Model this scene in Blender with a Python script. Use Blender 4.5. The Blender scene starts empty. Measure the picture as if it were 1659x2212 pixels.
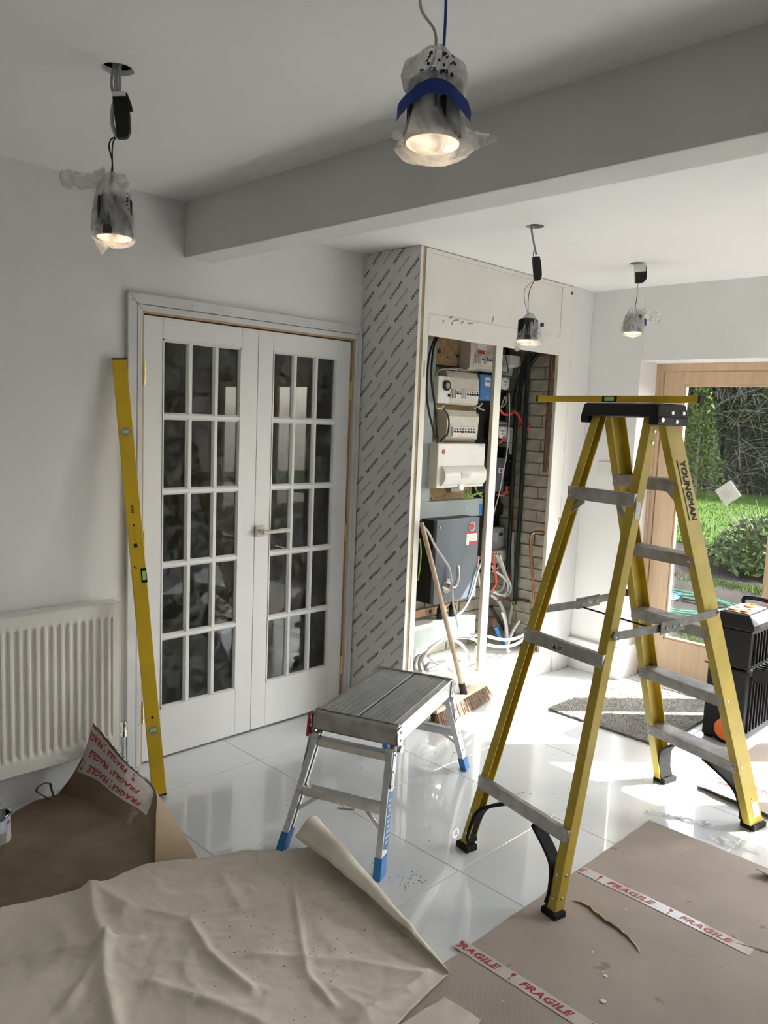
import bpy, bmesh, math, random
from mathutils import Vector, Matrix, noise
PI = math.pi
rnd = random.Random(7)
sc = bpy.context.scene
C = sc.collection

# ------------------------------------------------------------------ camera
cam_d = bpy.data.cameras.new('camera')
cam_d.sensor_fit = 'VERTICAL'
cam_d.sensor_height = 36.0
cam_d.lens = 36.0 * 1709.5551 / 2212.0
cam_d.clip_start = 0.02
cam_d.clip_end = 300
cam = bpy.data.objects.new('camera', cam_d)
C.objects.link(cam)
yaw, pitch, roll = 0.7822173, -0.1167363, 0.0405672
fw = Vector((math.cos(pitch) * math.cos(yaw), math.cos(pitch) * math.sin(yaw), math.sin(pitch)))
rt = Vector((math.sin(yaw), -math.cos(yaw), 0))
up = rt.cross(fw)
r2 = math.cos(roll) * rt + math.sin(roll) * up
u2 = -math.sin(roll) * rt + math.cos(roll) * up
mw = Matrix(((r2.x, u2.x, -fw.x, 0), (r2.y, u2.y, -fw.y, -3.1474), (r2.z, u2.z, -fw.z, 1.59), (0, 0, 0, 1)))
cam.matrix_world = mw
sc.camera = cam

# ------------------------------------------------------------------ sky, sun, exposure
vs = sc.view_settings
vs.view_transform = 'Standard'
try:
    vs.look = 'None'
except Exception:
    pass
vs.exposure = 0.95
vs.gamma = 1.0
vs.use_curve_mapping = False
w = bpy.data.worlds.new('sky')
sc.world = w
w.use_nodes = True
nt = w.node_tree
nt.nodes.clear()
wo = nt.nodes.new('ShaderNodeOutputWorld')
bg = nt.nodes.new('ShaderNodeBackground')
sky = nt.nodes.new('ShaderNodeTexSky')
sky.sky_type = 'NISHITA'
sky.sun_disc = False
sky.sun_elevation = math.radians(40)
sky.sun_rotation = math.radians(130)
sky.air_density = 1.0
sky.dust_density = 2.0
hsv = nt.nodes.new('ShaderNodeHueSaturation')
hsv.inputs['Saturation'].default_value = 0.35
nt.links.new(sky.outputs[0], hsv.inputs['Color'])
nt.links.new(hsv.outputs[0], bg.inputs['Color'])
bg.inputs['Strength'].default_value = SKY_STRENGTH = 0.72
nt.links.new(bg.outputs[0], wo.inputs['Surface'])

SUN_AZ, SUN_EL = math.radians(40), math.radians(40)     # light travels (-cos az, sin az) on plan, falling at el
sd = bpy.data.lights.new('sun', 'SUN')
sd.energy = 16.0
sd.angle = math.radians(0.55)
sd.color = (1.0, 0.985, 0.965)
sun = bpy.data.objects.new('sun', sd)
C.objects.link(sun)
ldir = Vector((-math.cos(SUN_AZ) * math.cos(SUN_EL), math.sin(SUN_AZ) * math.cos(SUN_EL), -math.sin(SUN_EL)))
sun.rotation_euler = ldir.to_track_quat('-Z', 'Y').to_euler()
sun.location = (8, -6, 6)
sc.cycles.max_bounces = 6
sc.cycles.diffuse_bounces = 4
sc.cycles.glossy_bounces = 3
sc.cycles.transmission_bounces = 4
sc.cycles.transparent_max_bounces = 16
sc.cycles.use_denoising = True
sc.cycles.use_adaptive_sampling = True
sc.cycles.adaptive_threshold = 0.12
sc.cycles.adaptive_min_samples = 16
sc.cycles.sample_clamp_indirect = 6.0
sc.cycles.blur_glossy = 0.3
sc.cycles.use_light_tree = False

def portal(name, loc, rot, sx, sy):
    d = bpy.data.lights.new(name, 'AREA')
    d.shape = 'RECTANGLE'
    d.size, d.size_y = sx, sy
    d.cycles.is_portal = True
    o = bpy.data.objects.new(name, d)
    C.objects.link(o)
    o.location = loc
    o.rotation_euler = rot
    return o
# light guide at the glazed doors (it emits nothing)
portal('window_portal', (4.99, -2.52, 1.0), (0, PI / 2, 0), 2.0, 3.6)

# ------------------------------------------------------------------ helpers
class MB:
    """collects geometry, build() links it as one mesh object"""
    def __init__(self):
        self.v = []
        self.f = []
        self.m = []
        self.cm = 0
        self.uv = None
    def add(self, vs_, fs_):
        n = len(self.v)
        self.v.extend([tuple(p) for p in vs_])
        for f in fs_:
            self.f.append(tuple(i + n for i in f))
            self.m.append(self.cm)
        return self
    def box(self, x0, x1, y0, y1, z0, z1):
        return self.add([(x0, y0, z0), (x1, y0, z0), (x1, y1, z0), (x0, y1, z0), (x0, y0, z1), (x1, y0, z1), (x1, y1, z1), (x0, y1, z1)],
                        [(0, 3, 2, 1), (4, 5, 6, 7), (0, 1, 5, 4), (1, 2, 6, 5), (2, 3, 7, 6), (3, 0, 4, 7)])
    def obox(self, c, ax, ay, az):
        c, ax, ay, az = Vector(c), Vector(ax), Vector(ay), Vector(az)
        P = [c - ax - ay - az, c + ax - ay - az, c + ax + ay - az, c - ax + ay - az, c - ax - ay + az, c + ax - ay + az, c + ax + ay + az, c - ax + ay + az]
        F = [(0, 3, 2, 1), (4, 5, 6, 7), (0, 1, 5, 4), (1, 2, 6, 5), (2, 3, 7, 6), (3, 0, 4, 7)]
        if ax.cross(ay).dot(az) < 0:
            F = [tuple(reversed(f)) for f in F]
        return self.add(P, F)
    def beam(self, p0, p1, wid, hgt, upv=(0, 0, 1)):
        """rectangular bar from p0 to p1, wid across, hgt along upv"""
        p0, p1 = Vector(p0), Vector(p1)
        d = (p1 - p0)
        L = d.length
        d.normalize()
        u = Vector(upv)
        s = d.cross(u).normalized()
        u = s.cross(d).normalized()
        return self.obox((p0 + p1) / 2, d * L / 2, s * wid / 2, u * hgt / 2)
    def sweep(self, prof, p0, p1, xa, ya, cap=True):
        """2D closed profile (list of (a,b)) placed with axes xa, ya, swept p0->p1"""
        p0, p1, xa, ya = Vector(p0), Vector(p1), Vector(xa), Vector(ya)
        n = len(prof)
        vs_ = [p0 + xa * a + ya * b for a, b in prof] + [p1 + xa * a + ya * b for a, b in prof]
        fs_ = [(i, (i + 1) % n, n + (i + 1) % n, n + i) for i in range(n)]
        if cap:
            fs_ += [tuple(range(n - 1, -1, -1)), tuple(range(n, 2 * n))]
        return self.add(vs_, fs_)
    def cyl(self, p0, p1, r0, r1=None, seg=16, cap=True):
        r1 = r0 if r1 is None else r1
        p0, p1 = Vector(p0), Vector(p1)
        d = (p1 - p0).normalized()
        a = d.orthogonal().normalized()
        b = d.cross(a)
        vs_ = []
        for p, r in ((p0, r0), (p1, r1)):
            for i in range(seg):
                t = 2 * PI * i / seg
                vs_.append(p + a * math.cos(t) * r + b * math.sin(t) * r)
        fs_ = [(i, (i + 1) % seg, seg + (i + 1) % seg, seg + i) for i in range(seg)]
        if cap:
            fs_ += [tuple(range(seg - 1, -1, -1)), tuple(range(seg, 2 * seg))]
        return self.add(vs_, fs_)
    def tube(self, pts, r, seg=8, cap=True):
        pts = [Vector(p) for p in pts]
        n = len(pts)
        rs = r if isinstance(r, (list, tuple)) else [r] * n
        vs_, prev = [], None
        for i, p in enumerate(pts):
            t = (pts[min(i + 1, n - 1)] - pts[max(i - 1, 0)])
            t = t.normalized() if t.length > 1e-9 else Vector((0, 0, 1))
            a = t.orthogonal().normalized() if prev is None else (prev - t * prev.dot(t))
            if a.length < 1e-6:
                a = t.orthogonal()
            a.normalize()
            prev = a
            b = t.cross(a)
            for k in range(seg):
                q = 2 * PI * k / seg
                vs_.append(p + (a * math.cos(q) + b * math.sin(q)) * rs[i])
        fs_ = []
        for i in range(n - 1):
            for k in range(seg):
                k2 = (k + 1) % seg
                fs_.append((i * seg + k, i * seg + k2, (i + 1) * seg + k2, (i + 1) * seg + k))
        if cap:
            fs_ += [tuple(range(seg - 1, -1, -1)), tuple(range((n - 1) * seg, n * seg))]
        return self.add(vs_, fs_)
    def lathe(self, prof, c=(0, 0, 0), axis=(0, 0, 1), seg=24, cap=True):
        """prof = [(r, h)...] about axis through c"""
        c, d = Vector(c), Vector(axis).normalized()
        a = d.orthogonal().normalized()
        b = d.cross(a)
        vs_ = []
        for r, h in prof:
            for k in range(seg):
                q = 2 * PI * k / seg
                vs_.append(c + d * h + (a * math.cos(q) + b * math.sin(q)) * r)
        fs_ = []
        for i in range(len(prof) - 1):
            for k in range(seg):
                k2 = (k + 1) % seg
                fs_.append((i * seg + k, i * seg + k2, (i + 1) * seg + k2, (i + 1) * seg + k))
        if cap:
            fs_ += [tuple(range(seg - 1, -1, -1)), tuple(range((len(prof) - 1) * seg, len(prof) * seg))]
        return self.add(vs_, fs_)
    def grid(self, fn, nu, nv, thick=0.0, nrm=None):
        """surface fn(u,v), u,v in 0..1"""
        P = [[Vector(fn(i / nu, j / nv)) for i in range(nu + 1)] for j in range(nv + 1)]
        idx = lambda i, j: j * (nu + 1) + i
        top = [P[j][i] for j in range(nv + 1) for i in range(nu + 1)]
        fs_ = [(idx(i, j), idx(i + 1, j), idx(i + 1, j + 1), idx(i, j + 1)) for j in range(nv) for i in range(nu)]
        if thick:
            N = len(top)
            low = []
            for j in range(nv + 1):
                for i in range(nu + 1):
                    du = P[j][min(i + 1, nu)] - P[j][max(i - 1, 0)]
                    dv = P[min(j + 1, nv)][i] - P[max(j - 1, 0)][i]
                    n_ = du.cross(dv)
                    n_ = n_.normalized() if n_.length > 1e-12 else Vector((0, 0, 1))
                    low.append(P[j][i] - n_ * thick)
            fs2 = [tuple(reversed([k + N for k in f])) for f in fs_]
            ring = [idx(i, 0) for i in range(nu)] + [idx(nu, j) for j in range(nv)] + [idx(i, nv) for i in range(nu, 0, -1)] + [idx(0, j) for j in range(nv, 0, -1)]
            side = []
            for a_, b_ in zip(ring, ring[1:] + ring[:1]):
                side.append((b_, a_, a_ + N, b_ + N))
            return self.add(top + low, fs_ + fs2 + side)
        return self.add(top, fs_)
    def mesh(self, name, smooth=False, angle=None):
        me = bpy.data.meshes.new(name)
        me.from_pydata(self.v, [], self.f)
        if any(self.m):
            me.polygons.foreach_set('material_index', self.m)
        if smooth:
            me.polygons.foreach_set('use_smooth', [True] * len(me.polygons))
            if angle is not None:
                try:
                    me.set_sharp_from_angle(angle=math.radians(angle))
                except Exception:
                    pass
        me.update()
        return me
    def build(self, name, mats, parent=None, smooth=False, angle=40, bevel=0, kind=None, label=None, seg=2):
        me = self.mesh(name, smooth, angle)
        o = bpy.data.objects.new(name, me)
        C.objects.link(o)
        for m_ in (mats if isinstance(mats, (list, tuple)) else [mats]):
            me.materials.append(m_)
        if parent is not None:
            o.parent = parent
        if bevel:
            b = o.modifiers.new('bevel', 'BEVEL')
            b.width = bevel
            b.segments = seg
            b.limit_method = 'ANGLE'
            b.angle_limit = math.radians(40)
        if kind:
            o['kind'] = kind
        if label:
            o['label'] = label
        return o

def link_mesh(name, me, parent=None, loc=(0, 0, 0), rot=(0, 0, 0), kind=None):
    o = bpy.data.objects.new(name, me)
    C.objects.link(o)
    o.location = loc
    o.rotation_euler = rot
    if parent is not None:
        o.parent = parent
    if kind:
        o['kind'] = kind
    return o

def thing(name, label, cat, loc=(0, 0, 0), rz=0, group=None, kind=None):
    o = bpy.data.objects.new(name, None)
    o.empty_display_size = 0.05
    C.objects.link(o)
    o.location = loc
    o.rotation_euler = (0, 0, rz)
    if label:
        o['label'] = label
    if cat:
        o['category'] = cat
    if group:
        o['group'] = group
    if kind:
        o['kind'] = kind
    return o

def tag(o, label, cat, group=None, kind=None):
    o['label'] = label
    o['category'] = cat
    if group:
        o['group'] = group
    if kind:
        o['kind'] = kind
    return o

def smooth_path(pts, n=8):
    """Catmull-Rom through pts"""
    P = [Vector(p) for p in pts]
    out = []
    for i in range(len(P) - 1):
        p0, p1, p2, p3 = P[max(i - 1, 0)], P[i], P[i + 1], P[min(i + 2, len(P) - 1)]
        for k in range(n):
            t = k / n
            out.append(0.5 * ((2 * p1) + (p2 - p0) * t + (2 * p0 - 5 * p1 + 4 * p2 - p3) * t * t + (3 * p1 - p0 - 3 * p2 + p3) * t ** 3))
    out.append(P[-1])
    return out

_txt = {}
def text_geo(body, size=1.0, bold=0.0, shear=0.0, spacing=1.0):
    """flat filled outline of a word: (verts2d, faces), centred"""
    key = (body, bold, shear, spacing)
    if key not in _txt:
        cu = bpy.data.curves.new('lettering', 'FONT')
        cu.body = body
        cu.size = 1.0
        cu.offset = bold
        cu.shear = shear
        cu.space_character = spacing
        cu.resolution_u = 2
        cu.fill_mode = 'FRONT'
        ob = bpy.data.objects.new('lettering', cu)
        C.objects.link(ob)
        dg = bpy.context.evaluated_depsgraph_get()
        me = bpy.data.meshes.new_from_object(ob.evaluated_get(dg))
        vv = [(v.co.x, v.co.y) for v in me.vertices]
        ff = [tuple(p.vertices) for p in me.polygons]
        bpy.data.objects.remove(ob)
        bpy.data.curves.remove(cu)
        bpy.data.meshes.remove(me)
        x0, x1 = min(a for a, b in vv), max(a for a, b in vv)
        y0, y1 = min(b for a, b in vv), max(b for a, b in vv)
        vv = [(a - (x0 + x1) / 2, b - (y0 + y1) / 2) for a, b in vv]
        _txt[key] = (vv, ff, x1 - x0, y1 - y0)
    vv, ff, W_, H_ = _txt[key]
    return [(a * size, b * size) for a, b in vv], ff, W_ * size, H_ * size

def put_text(mb, body, c, xa, ya, width=None, height=None, bold=0.0, shear=0.0, spacing=1.0, off=0.0006, sx=1.0):
    """lay a word on a plane: centre c, reading axis xa, up axis ya"""
    vv, ff, W_, H_ = text_geo(body, 1.0, bold, shear, spacing)
    s = (height / H_) if height else (width / W_)
    kx = (width / W_) if (width and height) else s * sx
    c, xa, ya = Vector(c), Vector(xa).normalized(), Vector(ya).normalized()
    n = xa.cross(ya).normalized()
    mb.add([c + xa * a * kx + ya * b * s + n * off for a, b in vv], ff)
    return mb

# ------------------------------------------------------------------ materials
def mat(name, col, rough=0.5, metal=0.0, var=0.0, vs_=6.0, bump=0.0, bs=80.0, spec=0.5, col2=None, spot=None, spot_scale=25.0, spot_cut=0.72,
        wave=None, coat=0.0, trans=0.0, alpha=1.0, sheen=0.0, detail=4.0, stretch=None, sss=0.0):
    m = bpy.data.materials.new(name)
    m.use_nodes = True
    t = m.node_tree
    b = t.nodes['Principled BSDF']
    b.inputs['Base Color'].default_value = (*col, 1)
    b.inputs['Roughness'].default_value = rough
    b.inputs['Metallic'].default_value = metal
    b.inputs['Specular IOR Level'].default_value = spec
    b.inputs['Coat Weight'].default_value = coat
    b.inputs['Coat Roughness'].default_value = 0.02
    b.inputs['Transmission Weight'].default_value = trans
    b.inputs['Alpha'].default_value = alpha
    b.inputs['Sheen Weight'].default_value = sheen
    tc = t.nodes.new('ShaderNodeTexCoord')
    src = tc.outputs['Object']
    if stretch:
        mp = t.nodes.new('ShaderNodeMapping')
        mp.inputs['Scale'].default_value = stretch
        t.links.new(src, mp.inputs['Vector'])
        src = mp.outputs[0]
    cur = None
    if var or col2:
        n = t.nodes.new('ShaderNodeTexNoise')
        n.inputs['Scale'].default_value = vs_
        n.inputs['Detail'].default_value = detail
        t.links.new(src, n.inputs['Vector'])
        r = t.nodes.new('ShaderNodeValToRGB')
        c2 = col2 if col2 else tuple(max(0, c * (1 - var)) for c in col)
        c1 = col if col2 else tuple(min(1, c * (1 + var * 0.5)) for c in col)
        r.color_ramp.elements[0].position = 0.33
        r.color_ramp.elements[1].position = 0.67
        r.color_ramp.elements[0].color = (*c2, 1)
        r.color_ramp.elements[1].color = (*c1, 1)
        t.links.new(n.outputs['Fac'], r.inputs['Fac'])
        cur = r.outputs['Color']
    if spot:
        n2 = t.nodes.new('ShaderNodeTexNoise')
        n2.inputs['Scale'].default_value = spot_scale
        n2.inputs['Detail'].default_value = 3.0
        t.links.new(src, n2.inputs['Vector'])
        r2_ = t.nodes.new('ShaderNodeValToRGB')
        r2_.color_ramp.elements[0].position = spot_cut
        r2_.color_ramp.elements[1].position = min(1.0, spot_cut + 0.03)
        t.links.new(n2.outputs['Fac'], r2_.inputs['Fac'])
        mx = t.nodes.new('ShaderNodeMixRGB')
        mx.inputs[2].default_value = (*spot, 1)
        if cur is None:
            mx.inputs[1].default_value = (*col, 1)
        else:
            t.links.new(cur, mx.inputs[1])
        t.links.new(r2_.outputs['Color'], mx.inputs[0])
        cur = mx.outputs[0]
    if cur is not None:
        t.links.new(cur, b.inputs['Base Color'])
    h = None
    if wave:
        wv = t.nodes.new('ShaderNodeTexWave')
        wv.wave_type = 'BANDS'
        wv.bands_direction = wave[0]
        wv.inputs['Scale'].default_value = wave[1]
        wv.inputs['Distortion'].default_value = wave[2] if len(wave) > 2 else 0.0
        t.links.new(src, wv.inputs['Vector'])
        h = wv.outputs['Fac']
    if bump:
        if h is None:
            nb = t.nodes.new('ShaderNodeTexNoise')
            nb.inputs['Scale'].default_value = bs
            nb.inputs['Detail'].default_value = 3.0
            t.links.new(src, nb.inputs['Vector'])
            h = nb.outputs['Fac']
        bp = t.nodes.new('ShaderNodeBump')
        bp.inputs['Strength'].default_value = bump
        bp.inputs['Distance'].default_value = 0.004
        t.links.new(h, bp.inputs['Height'])
        t.links.new(bp.outputs[0], b.inputs['Normal'])
    return m

def mat_emit(name, col, s):
    m = bpy.data.materials.new(name)
    m.use_nodes = True
    t = m.node_tree
    b = t.nodes['Principled BSDF']
    b.inputs['Base Color'].default_value = (*col, 1)
    b.inputs['Emission Color'].default_value = (*col, 1)
    b.inputs['Emission Strength'].default_value = s
    return m

def mat_pane(name, tint=(1, 1, 1), rough=0.0, dust=0.03, dust_col=(0.6, 0.6, 0.6), scratch=0.0, refl=0.04):
    """thin window glass: clear, mirror-like at grazing angles, with a film of dust"""
    m = bpy.data.materials.new(name)
    m.use_nodes = True
    t = m.node_tree
    t.nodes.clear()
    out = t.nodes.new('ShaderNodeOutputMaterial')
    tr = t.nodes.new('ShaderNodeBsdfTransparent')
    tr.inputs[0].default_value = (*tint, 1)
    gl = t.nodes.new('ShaderNodeBsdfGlossy')
    gl.inputs['Roughness'].default_value = rough
    gl.inputs['Color'].default_value = (1, 1, 1, 1)
    lw = t.nodes.new('ShaderNodeLayerWeight')          # Schlick reflectance, same from both faces of the sheet
    lw.inputs[0].default_value = 0.5
    pw = t.nodes.new('ShaderNodeMath')
    pw.operation = 'POWER'
    pw.inputs[1].default_value = 5.0
    t.links.new(lw.outputs['Facing'], pw.inputs[0])
    fr = t.nodes.new('ShaderNodeMath')
    fr.operation = 'MULTIPLY_ADD'
    fr.inputs[1].default_value = 1.0 - refl
    fr.inputs[2].default_value = refl
    t.links.new(pw.outputs[0], fr.inputs[0])
    m1 = t.nodes.new('ShaderNodeMixShader')
    t.links.new(fr.outputs[0], m1.inputs[0])
    t.links.new(tr.outputs[0], m1.inputs[1])
    t.links.new(gl.outputs[0], m1.inputs[2])
    df = t.nodes.new('ShaderNodeBsdfDiffuse')
    df.inputs[0].default_value = (*dust_col, 1)
    tc = t.nodes.new('ShaderNodeTexCoord')
    n = t.nodes.new('ShaderNodeTexNoise')
    n.inputs['Scale'].default_value = 14
    n.inputs['Detail'].default_value = 8
    n.inputs['Distortion'].default_value = 1.5
    t.links.new(tc.outputs['Object'], n.inputs['Vector'])
    r = t.nodes.new('ShaderNodeValToRGB')
    r.color_ramp.elements[0].position = 0.4
    r.color_ramp.elements[0].color = (dust * 0.5,) * 3 + (1,)
    r.color_ramp.elements[1].position = 0.75
    r.color_ramp.elements[1].color = (min(1, dust * 2 + scratch),) * 3 + (1,)
    t.links.new(n.outputs['Fac'], r.inputs[0])
    m2 = t.nodes.new('ShaderNodeMixShader')
    t.links.new(r.outputs[0], m2.inputs[0])
    t.links.new(m1.outputs[0], m2.inputs[1])
    t.links.new(df.outputs[0], m2.inputs[2])
    t.links.new(m2.outputs[0], out.inputs[0])
    return m

def mat_film(name, col=(0.9, 0.9, 0.88), solid=0.35, gloss=0.12):
    """crumpled translucent plastic film"""
    m = bpy.data.materials.new(name)
    m.use_nodes = True
    t = m.node_tree
    t.nodes.clear()
    out = t.nodes.new('ShaderNodeOutputMaterial')
    tr = t.nodes.new('ShaderNodeBsdfTransparent')
    tl = t.nodes.new('ShaderNodeBsdfTranslucent')
    tl.inputs[0].default_value = (*col, 1)
    df = t.nodes.new('ShaderNodeBsdfDiffuse')
    df.inputs[0].default_value = (*col, 1)
    gl = t.nodes.new('ShaderNodeBsdfGlossy')
    gl.inputs['Roughness'].default_value = 0.18
    a = t.nodes.new('ShaderNodeMixShader')
    a.inputs[0].default_value = 0.5
    t.links.new(tl.outputs[0], a.inputs[1])
    t.links.new(df.outputs[0], a.inputs[2])
    tc = t.nodes.new('ShaderNodeTexCoord')
    n = t.nodes.new('ShaderNodeTexNoise')
    n.inputs['Scale'].default_value = 17
    n.inputs['Detail'].default_value = 3
    n.inputs['Distortion'].default_value = 1.2
    t.links.new(tc.outputs['Object'], n.inputs['Vector'])
    r = t.nodes.new('ShaderNodeValToRGB')
    r.color_ramp.elements[0].position = 0.35
    r.color_ramp.elements[0].color = (solid * 0.5,) * 3 + (1,)
    r.color_ramp.elements[1].position = 0.7
    r.color_ramp.elements[1].color = (min(1, solid * 1.7),) * 3 + (1,)
    t.links.new(n.outputs['Fac'], r.inputs[0])
    b = t.nodes.new('ShaderNodeMixShader')
    t.links.new(r.outputs[0], b.inputs[0])
    t.links.new(tr.outputs[0], b.inputs[1])
    t.links.new(a.outputs[0], b.inputs[2])
    c = t.nodes.new('ShaderNodeMixShader')
    c.inputs[0].default_value = gloss
    t.links.new(b.outputs[0], c.inputs[1])
    t.links.new(gl.outputs[0], c.inputs[2])
    bp = t.nodes.new('ShaderNodeBump')
    bp.inputs['Strength'].default_value = 0.6
    bp.inputs['Distance'].default_value = 0.004
    t.links.new(n.outputs['Fac'], bp.inputs['Height'])
    t.links.new(bp.outputs[0], gl.inputs['Normal'])
    t.links.new(bp.outputs[0], df.inputs['Normal'])
    t.links.new(c.outputs[0], out.inputs[0])
    return m

M = {}
M['wall'] = mat('wall_paint', (0.86, 0.855, 0.84), 0.75, var=0.03, vs_=2.5, bump=0.04, bs=220)
M['ceil'] = mat('ceiling_paint', (0.89, 0.885, 0.87), 0.85, var=0.02, vs_=2, bump=0.03, bs=200)
M['beam'] = mat('beam_plaster', (0.78, 0.76, 0.73), 0.8, var=0.04, vs_=3, bump=0.05, bs=160)
M['reveal'] = mat('reveal_plaster', (0.82, 0.81, 0.79), 0.8, var=0.06, vs_=9, bump=0.08, bs=90)
M['dark'] = mat('void_dark', (0.05, 0.045, 0.04), 0.9)
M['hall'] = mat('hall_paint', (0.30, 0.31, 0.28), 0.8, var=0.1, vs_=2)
M['grout'] = mat('grout', (0.50, 0.51, 0.52), 0.8)
M['tile'] = mat('polished_tile', (0.77, 0.79, 0.81), 0.20, var=0.015, vs_=3, spec=0.6, coat=1.0, spot=(0.45, 0.43, 0.40), spot_scale=70, spot_cut=0.83)
M['casing'] = mat('casing_primer', (0.72, 0.725, 0.73), 0.55, var=0.07, vs_=7)
M['pine'] = mat('pine', (0.62, 0.42, 0.25), 0.55, col2=(0.50, 0.32, 0.18), vs_=5, stretch=(8, 8, 0.7), detail=6)
M['pinepale'] = mat('pine_pale', (0.72, 0.54, 0.37), 0.5, col2=(0.63, 0.44, 0.28), vs_=3, stretch=(9, 9, 0.6), detail=6)
M['doorpaint'] = mat('door_paint', (0.85, 0.85, 0.84), 0.42, var=0.02, vs_=4)
M['doorglass'] = mat_pane('door_glass', (0.62, 0.64, 0.62), 0.02, dust=0.018, scratch=0.10, refl=0.024, dust_col=(0.7, 0.7, 0.68))
M['winglass'] = mat_pane('window_glass', (0.97, 0.98, 0.97), 0.0, dust=0.005, dust_col=(0.8, 0.8, 0.8))
M['brass'] = mat('brass', (0.78, 0.64, 0.30), 0.25, metal=1.0, var=0.15, vs_=40)
M['masktape'] = mat('masking_tape', (0.72, 0.67, 0.58), 0.7, var=0.1, vs_=40, bump=0.3, bs=120)
M['rad'] = mat('radiator_enamel', (0.86, 0.835, 0.78), 0.38, var=0.03, vs_=5, spot=(0.35, 0.3, 0.25), spot_scale=30, spot_cut=0.80)
M['chrome'] = mat('chrome', (0.75, 0.75, 0.75), 0.15, metal=1.0)
M['steel'] = mat('steel', (0.55, 0.55, 0.55), 0.32, metal=1.0, var=0.15, vs_=30)
M['alu'] = mat('aluminium', (0.66, 0.66, 0.66), 0.38, metal=1.0, var=0.12, vs_=25, bump=0.03, bs=150)
M['aludull'] = mat('aluminium_dull', (0.46, 0.44, 0.42), 0.5, metal=0.85, var=0.28, vs_=16, spot=(0.55, 0.50, 0.44), spot_scale=18, spot_cut=0.68)
M['aludeck'] = mat('aluminium_deck', (0.50, 0.50, 0.49), 0.5, metal=0.45, var=0.12, vs_=20)
M['zinc'] = mat('dull_zinc', (0.17, 0.165, 0.155), 0.55, metal=0.5, var=0.3, vs_=25)
M['yellow'] = mat('fibreglass_yellow', (0.55, 0.40, 0.035), 0.45, var=0.18, vs_=9, spot=(0.40, 0.34, 0.20), spot_scale=16, spot_cut=0.74, bump=0.04, bs=300)
M['lvlyel'] = mat('level_yellow', (0.76, 0.50, 0.02), 0.38, var=0.10, vs_=10, spot=(0.40, 0.28, 0.05), spot_scale=45, spot_cut=0.76)
M['black'] = mat('black_plastic', (0.010, 0.010, 0.011), 0.5, var=0.3, vs_=30, spec=0.3)
M['blackmat'] = mat('black_rubber', (0.014, 0.014, 0.014), 0.75, spec=0.25, spot=(0.2, 0.19, 0.18), spot_scale=40, spot_cut=0.72)
M['darkboard'] = mat('near_black_board', (0.012, 0.011, 0.010), 0.9)  # even near-black for the board behind the meters
M['print'] = mat('print_black', (0.02, 0.02, 0.02), 0.6)
M['white'] = mat('white_plastic', (0.80, 0.79, 0.75), 0.4, var=0.03, vs_=10)
M['cream'] = mat('cream_plastic', (0.68, 0.65, 0.57), 0.45, var=0.06, vs_=12, spot=(0.35, 0.31, 0.25), spot_scale=40, spot_cut=0.76)
M['greyplas'] = mat('grey_plastic', (0.33, 0.34, 0.35), 0.5)
M['midgrey'] = mat('mid_grey_plastic', (0.45, 0.45, 0.44), 0.5)
M['slate'] = mat('slate_enamel', (0.105, 0.125, 0.15), 0.35, var=0.06, vs_=5)
M['trunk'] = mat('trunking_green_grey', (0.29, 0.35, 0.345), 0.45, var=0.06, vs_=6)
M['trunkpale'] = mat('trunking_pale', (0.52, 0.60, 0.58), 0.45, var=0.06, vs_=6)
M['chip'] = mat('chipboard', (0.40, 0.27, 0.14), 0.8, var=0.3, vs_=60, spot=(0.22, 0.13, 0.06), spot_scale=30, spot_cut=0.66)
M['mdfedge'] = mat('panel_core', (0.42, 0.32, 0.17), 0.85, var=0.15, vs_=30)
M['cup'] = mat('cupboard_gloss', (0.86, 0.845, 0.795), 0.4, var=0.04, vs_=4, spot=(0.42, 0.28, 0.17), spot_scale=11, spot_cut=0.80)
M['cupedge'] = mat('cupboard_edge', (0.56, 0.50, 0.38), 0.6, var=0.15, vs_=12)
M['panel'] = mat('panel_film', (0.72, 0.715, 0.69), 0.42, var=0.03, vs_=3)
M['brick'] = mat('painted_brick', (0.36, 0.325, 0.265), 0.85, var=0.22, vs_=14, bump=0.5, bs=45, spot=(0.30, 0.15, 0.08), spot_scale=9, spot_cut=0.70)
M['mortar'] = mat('mortar', (0.27, 0.24, 0.20), 0.95, var=0.3, vs_=30, bump=0.5, bs=60)
M['blue'] = mat('blue_enamel', (0.03, 0.18, 0.50), 0.4, var=0.08, vs_=8)
M['bluefoot'] = mat('blue_plastic', (0.02, 0.20, 0.52), 0.4, var=0.08, vs_=12)
M['bluetape'] = mat('blue_tape', (0.01, 0.035, 0.24), 0.5, var=0.2, vs_=50)
M['red'] = mat('red_plastic', (0.48, 0.03, 0.03), 0.45)
M['redcable'] = mat('red_cable', (0.55, 0.05, 0.035), 0.45)
M['greycable'] = mat('grey_cable', (0.42, 0.42, 0.41), 0.5)
M['whitecable'] = mat('white_cable', (0.76, 0.76, 0.75), 0.45)
M['blackcable'] = mat('black_cable', (0.015, 0.015, 0.015), 0.5)
M['earth'] = mat('earth_cable', (0.35, 0.42, 0.07), 0.5, col2=(0.08, 0.28, 0.06), vs_=60)
M['greenpipe'] = mat('dark_green_pipe', (0.004, 0.012, 0.006), 0.4)
M['copper'] = mat('copper', (0.65, 0.33, 0.19), 0.25, metal=1.0, var=0.2, vs_=20)
M['rustpipe'] = mat('old_copper_pipe', (0.10, 0.035, 0.022), 0.55, var=0.3, vs_=20)
M['timber'] = mat('rough_timber', (0.50, 0.31, 0.19), 0.8, var=0.25, vs_=5, stretch=(1, 10, 10))
M['broomwood'] = mat('broom_handle_wood', (0.52, 0.38, 0.26), 0.55, var=0.15, vs_=8, stretch=(6, 6, 0.5))
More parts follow.
